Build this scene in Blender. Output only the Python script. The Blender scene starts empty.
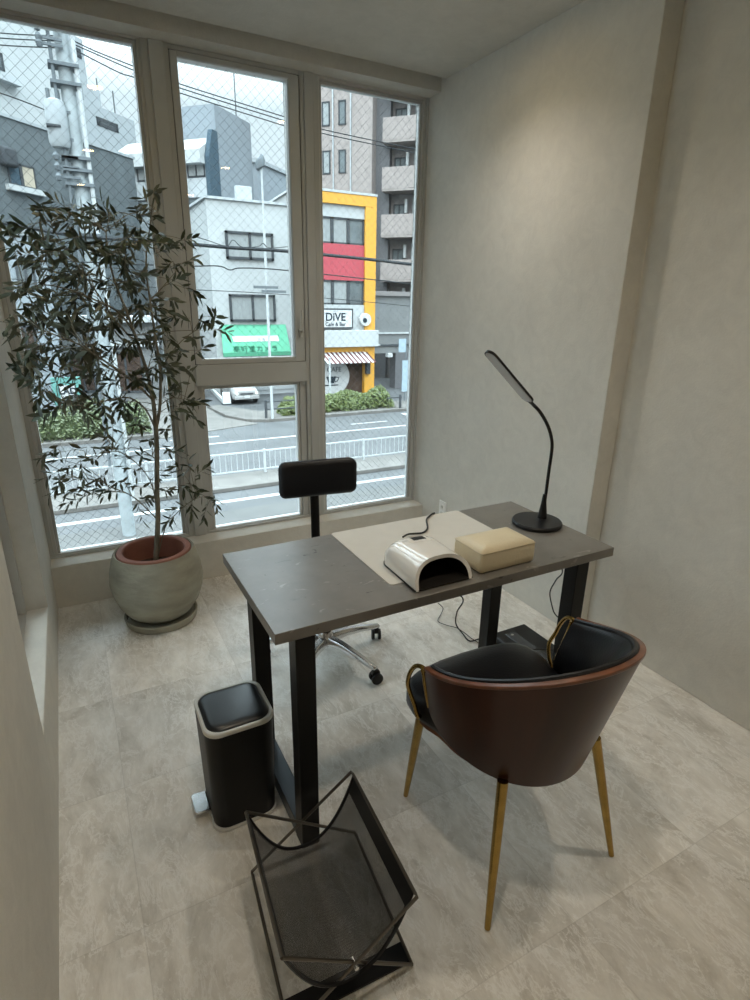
import bpy, math, random
from mathutils import Vector, Matrix, noise as mnoise
random.seed(7)
scene = bpy.context.scene
COL = scene.collection
PI = math.pi
SKY, SUN, EXPO = .82, 1.1, 0.80

# ------------------------------------------------------------------ camera model
FPX, YAW, PITCH, ROLL, CZ = 564.93, .4925, .3349, .0161, 1.4495
_cy, _sy, _cp, _sp = math.cos(YAW), math.sin(YAW), math.cos(PITCH), math.sin(PITCH)
FWD = Vector((_sy*_cp, _cy*_cp, -_sp))
_r0 = Vector((_cy, -_sy, 0)); _u0 = _r0.cross(FWD)
RGT = math.cos(ROLL)*_r0 + math.sin(ROLL)*_u0
UPV = -math.sin(ROLL)*_r0 + math.cos(ROLL)*_u0
CAM = Vector((0, 0, CZ))
def ray(u, v): return FWD + RGT*((u-375)/FPX) - UPV*((v-500)/FPX)
def aty(u, v, y): d = ray(u, v); return CAM + d*(y/d.y)
def atz(u, v, z): d = ray(u, v); return CAM + d*((z-CZ)/d.z)
def hit(u, v, P, d):
    """(distance along d, height) where a pixel's line of sight meets the upright plane through P along d"""
    n = Vector((d[1], -d[0], 0)); r = ray(u, v)
    t = n.dot(Vector((P[0], P[1], 0))-Vector((0, 0, 0)))/n.dot(r)
    X = CAM + r*t
    return (X.x-P[0])*d[0]+(X.y-P[1])*d[1], X.z

cd = bpy.data.cameras.new('camera'); cam = bpy.data.objects.new('camera', cd); COL.objects.link(cam)
M = Matrix((RGT, UPV, -FWD)).transposed().to_4x4(); M.translation = CAM
cam.matrix_world = M
cd.sensor_fit = 'VERTICAL'; cd.sensor_height = 36.0; cd.lens = FPX/1000*36.0
cd.clip_start = .02; cd.clip_end = 500
scene.camera = cam

# ------------------------------------------------------------------ materials
def nt(name):
    m = bpy.data.materials.new(name); m.use_nodes = True
    t = m.node_tree; b = t.nodes['Principled BSDF']
    return m, t, b
def mat(name, col, rough=.5, metal=0., var=0., vscale=8., bump=0., bscale=60., spec=.5, stretch=None, detail=4., col2=None, coat=0.):
    m, t, b = nt(name)
    b.inputs['Roughness'].default_value = rough; b.inputs['Metallic'].default_value = metal
    b.inputs['Specular IOR Level'].default_value = spec
    b.inputs['Coat Weight'].default_value = coat; b.inputs['Coat Roughness'].default_value = .12
    c = (*col, 1)
    tc = t.nodes.new('ShaderNodeTexCoord'); mp = t.nodes.new('ShaderNodeMapping')
    t.links.new(tc.outputs['Object'], mp.inputs['Vector'])
    if stretch: mp.inputs['Scale'].default_value = stretch
    if var or col2:
        n = t.nodes.new('ShaderNodeTexNoise'); n.inputs['Scale'].default_value = vscale; n.inputs['Detail'].default_value = detail
        t.links.new(mp.outputs[0], n.inputs['Vector'])
        r = t.nodes.new('ShaderNodeValToRGB'); r.color_ramp.elements[0].position = .35; r.color_ramp.elements[1].position = .65
        lo = col2 if col2 else tuple(x*(1-var) for x in col)
        hi = col if col2 else tuple(min(1, x*(1+var)) for x in col)
        r.color_ramp.elements[0].color = (*lo, 1); r.color_ramp.elements[1].color = (*hi, 1)
        t.links.new(n.outputs['Fac'], r.inputs[0]); t.links.new(r.outputs[0], b.inputs['Base Color'])
    else: b.inputs['Base Color'].default_value = c
    if bump:
        n2 = t.nodes.new('ShaderNodeTexNoise'); n2.inputs['Scale'].default_value = bscale; n2.inputs['Detail'].default_value = 5
        t.links.new(mp.outputs[0], n2.inputs['Vector'])
        bp = t.nodes.new('ShaderNodeBump'); bp.inputs['Strength'].default_value = bump; bp.inputs['Distance'].default_value = .01
        t.links.new(n2.outputs['Fac'], bp.inputs['Height']); t.links.new(bp.outputs[0], b.inputs['Normal'])
    return m
def emis(name, col, s):
    m, t, b = nt(name)
    b.inputs['Base Color'].default_value = (*col, 1); b.inputs['Emission Color'].default_value = (*col, 1)
    b.inputs['Emission Strength'].default_value = s
    return m
def glassmat(name, tint, refl=.06, rough=.0):
    m = bpy.data.materials.new(name); m.use_nodes = True; t = m.node_tree
    for n in list(t.nodes): t.nodes.remove(n)
    o = t.nodes.new('ShaderNodeOutputMaterial'); tr = t.nodes.new('ShaderNodeBsdfTransparent'); gl = t.nodes.new('ShaderNodeBsdfGlossy')
    mx = t.nodes.new('ShaderNodeMixShader'); fr = t.nodes.new('ShaderNodeFresnel'); fr.inputs['IOR'].default_value = 1.45
    tr.inputs['Color'].default_value = (*tint, 1); gl.inputs['Roughness'].default_value = rough
    t.links.new(fr.outputs[0], mx.inputs[0]); t.links.new(tr.outputs[0], mx.inputs[1]); t.links.new(gl.outputs[0], mx.inputs[2])
    t.links.new(mx.outputs[0], o.inputs[0])
    return m

def plaster(name, col):
    m, t, b = nt(name)
    tc = t.nodes.new('ShaderNodeTexCoord')
    n1 = t.nodes.new('ShaderNodeTexNoise'); n1.inputs['Scale'].default_value = 2.2; n1.inputs['Detail'].default_value = 7; n1.inputs['Roughness'].default_value = .62
    n2 = t.nodes.new('ShaderNodeTexNoise'); n2.inputs['Scale'].default_value = 14; n2.inputs['Detail'].default_value = 8; n2.inputs['Roughness'].default_value = .7; n2.inputs['Distortion'].default_value = .8
    n3 = t.nodes.new('ShaderNodeTexNoise'); n3.inputs['Scale'].default_value = 130; n3.inputs['Detail'].default_value = 4
    for n in (n1, n2, n3): t.links.new(tc.outputs['Object'], n.inputs['Vector'])
    mm = t.nodes.new('ShaderNodeMath'); mm.operation = 'ADD'
    t.links.new(n1.outputs['Fac'], mm.inputs[0]); t.links.new(n2.outputs['Fac'], mm.inputs[1])
    r = t.nodes.new('ShaderNodeValToRGB'); e = r.color_ramp.elements
    m2 = t.nodes.new('ShaderNodeMath'); m2.operation = 'MULTIPLY'; m2.inputs[1].default_value = .5
    t.links.new(mm.outputs[0], m2.inputs[0]); t.links.new(m2.outputs[0], r.inputs[0])
    e[0].position = .36; e[0].color = (*[c*.91 for c in col], 1); e[1].position = .62; e[1].color = (*[min(1, c*1.05) for c in col], 1)
    t.links.new(r.outputs[0], b.inputs['Base Color']); b.inputs['Roughness'].default_value = .85; b.inputs['Specular IOR Level'].default_value = .25
    bp = t.nodes.new('ShaderNodeBump'); bp.inputs['Strength'].default_value = .25; bp.inputs['Distance'].default_value = .004
    m3 = t.nodes.new('ShaderNodeMath'); m3.operation = 'ADD'
    t.links.new(n2.outputs['Fac'], m3.inputs[0]); t.links.new(n3.outputs['Fac'], m3.inputs[1])
    t.links.new(m3.outputs[0], bp.inputs['Height']); t.links.new(bp.outputs[0], b.inputs['Normal'])
    return m

def floor_material():
    m, t, b = nt('stone_tile')
    L = t.links.new
    tc = t.nodes.new('ShaderNodeTexCoord')
    mp = t.nodes.new('ShaderNodeMapping'); mp.inputs['Location'].default_value = (.03, -.151, 0); L(tc.outputs['Object'], mp.inputs['Vector'])
    sc = t.nodes.new('ShaderNodeVectorMath'); sc.operation = 'SCALE'; sc.inputs['Scale'].default_value = 1/.4755; L(mp.outputs[0], sc.inputs[0])
    fl = t.nodes.new('ShaderNodeVectorMath'); fl.operation = 'FLOOR'; L(sc.outputs[0], fl.inputs[0])
    fr = t.nodes.new('ShaderNodeVectorMath'); fr.operation = 'FRACTION'; L(sc.outputs[0], fr.inputs[0])
    wn = t.nodes.new('ShaderNodeTexWhiteNoise'); wn.noise_dimensions = '3D'; L(fl.outputs[0], wn.inputs['Vector'])
    # per-tile offset for the veins
    off = t.nodes.new('ShaderNodeVectorMath'); off.operation = 'MULTIPLY'; off.inputs[1].default_value = (9, 9, 9); L(wn.outputs['Color'], off.inputs[0])
    ad = t.nodes.new('ShaderNodeVectorMath'); ad.operation = 'ADD'; L(tc.outputs['Object'], ad.inputs[0]); L(off.outputs[0], ad.inputs[1])
    mr = t.nodes.new('ShaderNodeMapping'); mr.inputs['Rotation'].default_value = (0, 0, .55); mr.inputs['Scale'].default_value = (4.0, 1.9, 1); L(ad.outputs[0], mr.inputs['Vector'])
    n1 = t.nodes.new('ShaderNodeTexNoise'); n1.inputs['Scale'].default_value = 2.0; n1.inputs['Detail'].default_value = 12; n1.inputs['Roughness'].default_value = .74; n1.inputs['Distortion'].default_value = .35
    L(mr.outputs[0], n1.inputs['Vector'])
    n2 = t.nodes.new('ShaderNodeTexNoise'); n2.inputs['Scale'].default_value = 4.2; n2.inputs['Detail'].default_value = 13; n2.inputs['Roughness'].default_value = .72; n2.inputs['Distortion'].default_value = .5
    L(mr.outputs[0], n2.inputs['Vector'])
    r = t.nodes.new('ShaderNodeValToRGB'); e = r.color_ramp.elements
    e[0].position = .34; e[0].color = (.53, .50, .44, 1); e[1].position = .66; e[1].color = (.90, .88, .83, 1)
    x = e.new(.5); x.color = (.74, .715, .66, 1)
    L(n1.outputs['Fac'], r.inputs[0])
    r2 = t.nodes.new('ShaderNodeValToRGB'); f = r2.color_ramp.elements
    f[0].position = .50; f[0].color = (0, 0, 0, 1); f[1].position = .53; f[1].color = (1, 1, 1, 1)
    y = f.new(.56); y.color = (0, 0, 0, 1)
    L(n2.outputs['Fac'], r2.inputs[0])
    mx = t.nodes.new('ShaderNodeMix'); mx.data_type = 'RGBA'; mx.inputs['B'].default_value = (.93, .92, .89, 1)
    mfac = t.nodes.new('ShaderNodeMath'); mfac.operation = 'MULTIPLY'; mfac.inputs[1].default_value = .75
    L(r2.outputs[0], mfac.inputs[0]); L(mfac.outputs[0], mx.inputs['Factor']); L(r.outputs[0], mx.inputs['A'])
    # tile tint
    tv = t.nodes.new('ShaderNodeMapRange'); tv.inputs['To Min'].default_value = .92; tv.inputs['To Max'].default_value = 1.05; L(wn.outputs['Value'], tv.inputs['Value'])
    mul = t.nodes.new('ShaderNodeMix'); mul.data_type = 'RGBA'; mul.blend_type = 'MULTIPLY'; mul.inputs['Factor'].default_value = 1
    L(mx.outputs['Result'], mul.inputs['A']); L(tv.outputs[0], mul.inputs['B'])
    # seams
    sp = t.nodes.new('ShaderNodeSeparateXYZ'); L(fr.outputs[0], sp.inputs[0])
    def edge(sock):
        a = t.nodes.new('ShaderNodeMath'); a.operation = 'SUBTRACT'; a.inputs[1].default_value = .5; L(sock, a.inputs[0])
        bb = t.nodes.new('ShaderNodeMath'); bb.operation = 'ABSOLUTE'; L(a.outputs[0], bb.inputs[0]); return bb
    ma = t.nodes.new('ShaderNodeMath'); ma.operation = 'MAXIMUM'; L(edge(sp.outputs[0]).outputs[0], ma.inputs[0]); L(edge(sp.outputs[1]).outputs[0], ma.inputs[1])
    g = t.nodes.new('ShaderNodeMath'); g.operation = 'GREATER_THAN'; g.inputs[1].default_value = .4972; L(ma.outputs[0], g.inputs[0])
    gf = t.nodes.new('ShaderNodeMath'); gf.operation = 'MULTIPLY'; gf.inputs[1].default_value = .17; L(g.outputs[0], gf.inputs[0])
    fin = t.nodes.new('ShaderNodeMix'); fin.data_type = 'RGBA'; fin.inputs['B'].default_value = (.22, .2, .17, 1)
    L(gf.outputs[0], fin.inputs['Factor']); L(mul.outputs['Result'], fin.inputs['A']); L(fin.outputs['Result'], b.inputs['Base Color'])
    b.inputs['Roughness'].default_value = .42; b.inputs['Specular IOR Level'].default_value = .45
    bp = t.nodes.new('ShaderNodeBump'); bp.inputs['Strength'].default_value = .12; bp.inputs['Distance'].default_value = .004
    L(n2.outputs['Fac'], bp.inputs['Height']); L(bp.outputs[0], b.inputs['Normal'])
    return m

def desk_material():
    m, t, b = nt('grey_stone_laminate'); L = t.links.new
    tc = t.nodes.new('ShaderNodeTexCoord')
    n1 = t.nodes.new('ShaderNodeTexNoise'); n1.inputs['Scale'].default_value = 5; n1.inputs['Detail'].default_value = 8; n1.inputs['Roughness'].default_value = .65
    n2 = t.nodes.new('ShaderNodeTexNoise'); n2.inputs['Scale'].default_value = 26; n2.inputs['Detail'].default_value = 5; n2.inputs['Distortion'].default_value = 1.2
    mp = t.nodes.new('ShaderNodeMapping'); mp.inputs['Scale'].default_value = (.6, 1.5, 1); mp.inputs['Rotation'].default_value = (0, 0, .3)
    L(tc.outputs['Object'], n1.inputs['Vector']); L(tc.outputs['Object'], mp.inputs['Vector']); L(mp.outputs[0], n2.inputs['Vector'])
    r = t.nodes.new('ShaderNodeValToRGB'); e = r.color_ramp.elements
    e[0].position = .3; e[0].color = (.135, .127, .115, 1); e[1].position = .7; e[1].color = (.205, .192, .172, 1)
    L(n1.outputs['Fac'], r.inputs[0])
    def mask(lo, hi, noise):
        q = t.nodes.new('ShaderNodeMapRange'); q.inputs['From Min'].default_value = lo; q.inputs['From Max'].default_value = hi; L(noise.outputs['Fac'], q.inputs['Value']); return q
    k1 = mask(.655, .70, n2)
    mx = t.nodes.new('ShaderNodeMix'); mx.data_type = 'RGBA'; mx.inputs['B'].default_value = (.28, .265, .24, 1)
    L(k1.outputs[0], mx.inputs['Factor']); L(r.outputs[0], mx.inputs['A'])
    k2 = mask(.33, .28, n2)
    mx2 = t.nodes.new('ShaderNodeMix'); mx2.data_type = 'RGBA'; mx2.inputs['B'].default_value = (.05, .045, .04, 1)
    L(k2.outputs[0], mx2.inputs['Factor']); L(mx.outputs['Result'], mx2.inputs['A']); L(mx2.outputs['Result'], b.inputs['Base Color'])
    b.inputs['Roughness'].default_value = .30; b.inputs['Specular IOR Level'].default_value = .6
    return m

def concrete_panels(name, col, sx, sz):
    m, t, b = nt(name); L = t.links.new
    tc = t.nodes.new('ShaderNodeTexCoord')
    n = t.nodes.new('ShaderNodeTexNoise'); mp = t.nodes.new('ShaderNodeMapping'); mp.inputs['Scale'].default_value = (1, 1, .18)
    n.inputs['Scale'].default_value = 1.3; n.inputs['Detail'].default_value = 8; L(tc.outputs['Object'], mp.inputs['Vector']); L(mp.outputs[0], n.inputs['Vector'])
    r = t.nodes.new('ShaderNodeValToRGB'); e = r.color_ramp.elements
    e[0].position = .3; e[0].color = (*[c*.8 for c in col], 1); e[1].position = .7; e[1].color = (*[c*1.15 for c in col], 1)
    L(n.outputs['Fac'], r.inputs[0])
    sp = t.nodes.new('ShaderNodeSeparateXYZ'); L(tc.outputs['Object'], sp.inputs[0])
    def line(sock, period):
        a = t.nodes.new('ShaderNodeMath'); a.operation = 'DIVIDE'; a.inputs[1].default_value = period; L(sock, a.inputs[0])
        f = t.nodes.new('ShaderNodeMath'); f.operation = 'FRACT'; L(a.outputs[0], f.inputs[0])
        g = t.nodes.new('ShaderNodeMath'); g.operation = 'LESS_THAN'; g.inputs[1].default_value = .1/period; L(f.outputs[0], g.inputs[0]); return g
    mxx = t.nodes.new('ShaderNodeMath'); mxx.operation = 'MAXIMUM'; L(line(sp.outputs[0], sx).outputs[0], mxx.inputs[0]); L(line(sp.outputs[2], sz).outputs[0], mxx.inputs[1])
    h = t.nodes.new('ShaderNodeMath'); h.operation = 'MULTIPLY'; h.inputs[1].default_value = .35; L(mxx.outputs[0], h.inputs[0])
    mx = t.nodes.new('ShaderNodeMix'); mx.data_type = 'RGBA'; mx.inputs['B'].default_value = (*[c*.45 for c in col], 1)
    L(h.outputs[0], mx.inputs['Factor']); L(r.outputs[0], mx.inputs['A']); L(mx.outputs['Result'], b.inputs['Base Color'])
    b.inputs['Roughness'].default_value = .9
    return m

def leafmat(name, c1, c2, back):
    m, t, b = nt(name); L = t.links.new
    g = t.nodes.new('ShaderNodeNewGeometry')
    r = t.nodes.new('ShaderNodeValToRGB'); r.color_ramp.elements[0].color = (*c1, 1); r.color_ramp.elements[1].color = (*c2, 1)
    L(g.outputs['Random Per Island'], r.inputs[0])
    mx = t.nodes.new('ShaderNodeMix'); mx.data_type = 'RGBA'; mx.inputs['B'].default_value = (*back, 1)
    bf = t.nodes.new('ShaderNodeMath'); bf.operation = 'MULTIPLY'; bf.inputs[1].default_value = .6
    L(g.outputs['Backfacing'], bf.inputs[0]); L(bf.outputs[0], mx.inputs['Factor']); L(r.outputs[0], mx.inputs['A'])
    L(mx.outputs['Result'], b.inputs['Base Color']); b.inputs['Roughness'].default_value = .45
    b.inputs['Specular IOR Level'].default_value = .4
    return m

MT = dict(
 wall=plaster('wall_plaster', (.70, .68, .625)),
 ceil=plaster('ceiling_plaster', (.62, .60, .55)),
 floor=floor_material(), desk=desk_material(),
 alu=mat('window_aluminium', (.50, .505, .49), .42, 0, var=.05, vscale=3),
 alu2=mat('window_aluminium_light', (.60, .60, .58), .3, .2),
 gasket=mat('rubber_gasket', (.02, .02, .02), .6),
 glass=glassmat('window_glass', (.93, .955, .96)),
 mesh=mat('steel_mesh_wire', (.17, .18, .19), .5, .3),
 blackmetal=mat('black_powder_coat', (.006, .006, .006), .42, .0, bump=.05, bscale=400, spec=.25),
 barmetal=mat('window_lit_bar_metal', (.06, .07, .08), .38, .3),  # blue-grey is window light on the foot bars, put into the colour
 blackplastic=mat('black_plastic', (.008, .008, .009), .35, spec=.35),
 vinyl=mat('black_vinyl', (.006, .006, .008), .36, bump=.1, bscale=180, spec=.35),
 wood=mat('walnut_veneer', (.050, .016, .008), .30, var=.35, vscale=7, stretch=(1, 1, .12), detail=9, coat=.06, spec=.25),
 woodedge=mat('walnut_edge', (.15, .05, .02), .3, var=.25, vscale=25, coat=.3),
 brass=mat('antique_brass', (.40, .26, .075), .27, 1.0, var=.12, vscale=30),
 chrome=mat('polished_aluminium', (.72, .72, .72), .2, 1.0),
 matt=mat('desk_mat_vinyl', (.62, .60, .55), .5, var=.02, vscale=20),
 gloss=mat('white_gloss_plastic', (.83, .81, .77), .07, coat=.5),
 grey_plastic=mat('lamp_inner_black', (.02, .018, .016), .3),
 cream=mat('cream_vinyl', (.69, .60, .42), .42, bump=.15, bscale=90, var=.03),
 cream_dk=mat('cream_piping', (.55, .47, .33), .5),
 terracotta=mat('terracotta', (.30, .125, .088), .75, var=.12, vscale=9, bump=.1),
 soil=mat('soil', (.055, .028, .018), .95, var=.5, vscale=60, bump=.8, bscale=90),
 planter=mat('olive_grey_concrete', (.33, .315, .25), .85, var=.15, vscale=7, bump=.35, bscale=26, stretch=(1, 1, 2.4)),
 bark=mat('olive_bark', (.19, .17, .125), .85, var=.35, vscale=40, bump=.5, bscale=90, stretch=(1, 1, .3)),
 leaf=leafmat('olive_leaf', (.020, .030, .014), (.060, .075, .034), (.16, .17, .12)),
 silver=mat('brushed_silver_trim', (.66, .65, .61), .4, .15),
 diffuser=mat('lamp_diffuser', (.50, .50, .50), .4),
 white=mat('white_plastic', (.78, .77, .73), .35),
 sign_white=mat('outdoor_white', (0.416, 0.424, 0.424), .5),
 slot=mat('dark_slot', (.05, .05, .05), .6),
 wire=mat('chromed_rack_wire', (.16, .145, .125), .3, .9),
 asphalt=mat('asphalt', (0.055, 0.057, 0.059), .8, var=.14, vscale=.8, bump=.3, bscale=8),
 asphalt2=mat('pale_asphalt', (0.063, 0.063, 0.061), .85, var=.12, vscale=.9),
 pavement=mat('pavement', (0.099, 0.093, 0.086), .9, var=.15, vscale=1.5),
 paint=mat('road_paint', (0.298, 0.305, 0.305), .7),
 railw=mat('white_steel_rail', (0.344, 0.363, 0.367), .45),
 bush=leafmat('hedge_leaf', (.04, .062, .016), (.13, .155, .045), (.09, .12, .035)),
 bush2=leafmat('shrub_leaf', (.035, .05, .025), (.11, .13, .06), (.09, .11, .05)),
 bwhite=mat('white_render', (0.327, 0.342, 0.342), .8, var=.04, vscale=.4),
 bwhite2=mat('pale_render', (0.327, 0.347, 0.357), .8, var=.05, vscale=.4),
 bgrey=mat('blue_grey_cladding', (0.178, 0.203, 0.223), .7, var=.04, vscale=.3),
 bdark=concrete_panels('dark_concrete', (.075, .088, .094), 4.1, 4.2),
 btower=mat('grey_render', (0.248, 0.270, 0.280), .8, var=.04, vscale=.4),
 bfin=mat('slate_blue_panel', (.05, .075, .095), .85, spec=.1),
 broof=mat('slate_roof', (0.187, 0.198, 0.202), .7),
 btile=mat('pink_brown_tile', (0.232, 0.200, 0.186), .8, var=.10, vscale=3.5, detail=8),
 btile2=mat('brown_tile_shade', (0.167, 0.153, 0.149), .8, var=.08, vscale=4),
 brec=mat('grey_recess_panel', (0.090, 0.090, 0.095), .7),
 bshop=mat('grey_shutter', (0.135, 0.140, 0.140), .7, var=.08, vscale=1),
 orange=mat('orange_cladding', (0.506, 0.250, 0.027), .6),
 red=mat('red_spandrel', (0.322, 0.043, 0.058), .5),
 maroon=mat('maroon_canvas', (.085, .022, .022), .8),
 green=mat('green_canvas', (.055, .24, .145), .75),
 teal=mat('teal_paint', (0.088, 0.230, 0.206), .7),
 win=mat('outdoor_window_glass', (.10, .115, .12), .15, spec=.5, var=.2, vscale=1.2),
 wincurt=mat('curtained_window_glass', (0.220, 0.234, 0.234), .3, var=.12, vscale=5, stretch=(6, 6, .3)),
 wframe=mat('dark_window_frame', (.05, .055, .06), .8, spec=.1),
 cream_pane=mat('warm_blind', (0.336, 0.291, 0.224), .6),
 pole=mat('concrete_pole', (0.241, 0.270, 0.279), .75, var=.1, vscale=3),
 pole_dk=mat('weathered_fittings', (.11, .125, .135), .8, spec=.15),
 cable=mat('black_cable', (.015, .015, .015), .5),
 ocable=mat('street_cable', (.03, .033, .036), .8, spec=.1),
 text=mat('charcoal_lettering', (.02, .03, .04), .9, spec=.05),
 textgreen=mat('dark_green_lettering', (.006, .05, .028), .9, spec=.05),
 glow=emis('warm_lamp', (1.0, .70, .27), 30.0),
 tyre=mat('tyre', (.02, .02, .02), .8), carw=mat('white_car_paint', (0.259, 0.256, 0.252), .25, coat=.6),
 signbl=mat('pale_blue_sign', (0.256, 0.326, 0.372), .5),
 brownw=mat('brown_shopfront', (.05, .033, .026), .7, var=.3, vscale=2, spec=.15),
)
def meshfabric():
    m = bpy.data.materials.new('woven_black_mesh'); m.use_nodes = True; t = m.node_tree; b = t.nodes['Principled BSDF']
    b.inputs['Base Color'].default_value = (.02, .019, .018, 1); b.inputs['Roughness'].default_value = .45
    o = t.nodes['Material Output']; tr = t.nodes.new('ShaderNodeBsdfTransparent'); mx = t.nodes.new('ShaderNodeMixShader')
    uv = t.nodes.new('ShaderNodeUVMap'); sp = t.nodes.new('ShaderNodeSeparateXYZ'); t.links.new(uv.outputs[0], sp.inputs[0])
    def hole(s):
        a = t.nodes.new('ShaderNodeMath'); a.operation = 'MULTIPLY'; a.inputs[1].default_value = 1/.0024; t.links.new(s, a.inputs[0])
        f = t.nodes.new('ShaderNodeMath'); f.operation = 'FRACT'; t.links.new(a.outputs[0], f.inputs[0])
        g = t.nodes.new('ShaderNodeMath'); g.operation = 'GREATER_THAN'; g.inputs[1].default_value = .53; t.links.new(f.outputs[0], g.inputs[0]); return g
    mu = t.nodes.new('ShaderNodeMath'); mu.operation = 'MULTIPLY'
    t.links.new(hole(sp.outputs[0]).outputs[0], mu.inputs[0]); t.links.new(hole(sp.outputs[1]).outputs[0], mu.inputs[1])
    t.links.new(mu.outputs[0], mx.inputs[0]); t.links.new(b.outputs[0], mx.inputs[1]); t.links.new(tr.outputs[0], mx.inputs[2]); t.links.new(mx.outputs[0], o.inputs[0])
    return m
MT['fabric'] = meshfabric()

# ------------------------------------------------------------------ building helpers
def worldloc(o):
    p = Vector((0, 0, 0))
    while o is not None: p += Vector(o.location); o = o.parent
    return p
def tag(o, label=None, cat=None, group=None, kind=None):
    if label: o['label'] = label
    if cat: o['category'] = cat
    if group: o['group'] = group
    if kind: o['kind'] = kind
    return o
def thing(name, loc, label, cat, group=None):
    o = bpy.data.objects.new(name, None); COL.objects.link(o); o.location = loc; o.empty_display_size = .05
    return tag(o, label, cat, group)
def copy_tree(o, parent=None):
    c = o.copy(); COL.objects.link(c)
    if parent is not None: c.parent = parent
    for ch in list(o.children): copy_tree(ch, c)
    return c

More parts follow.
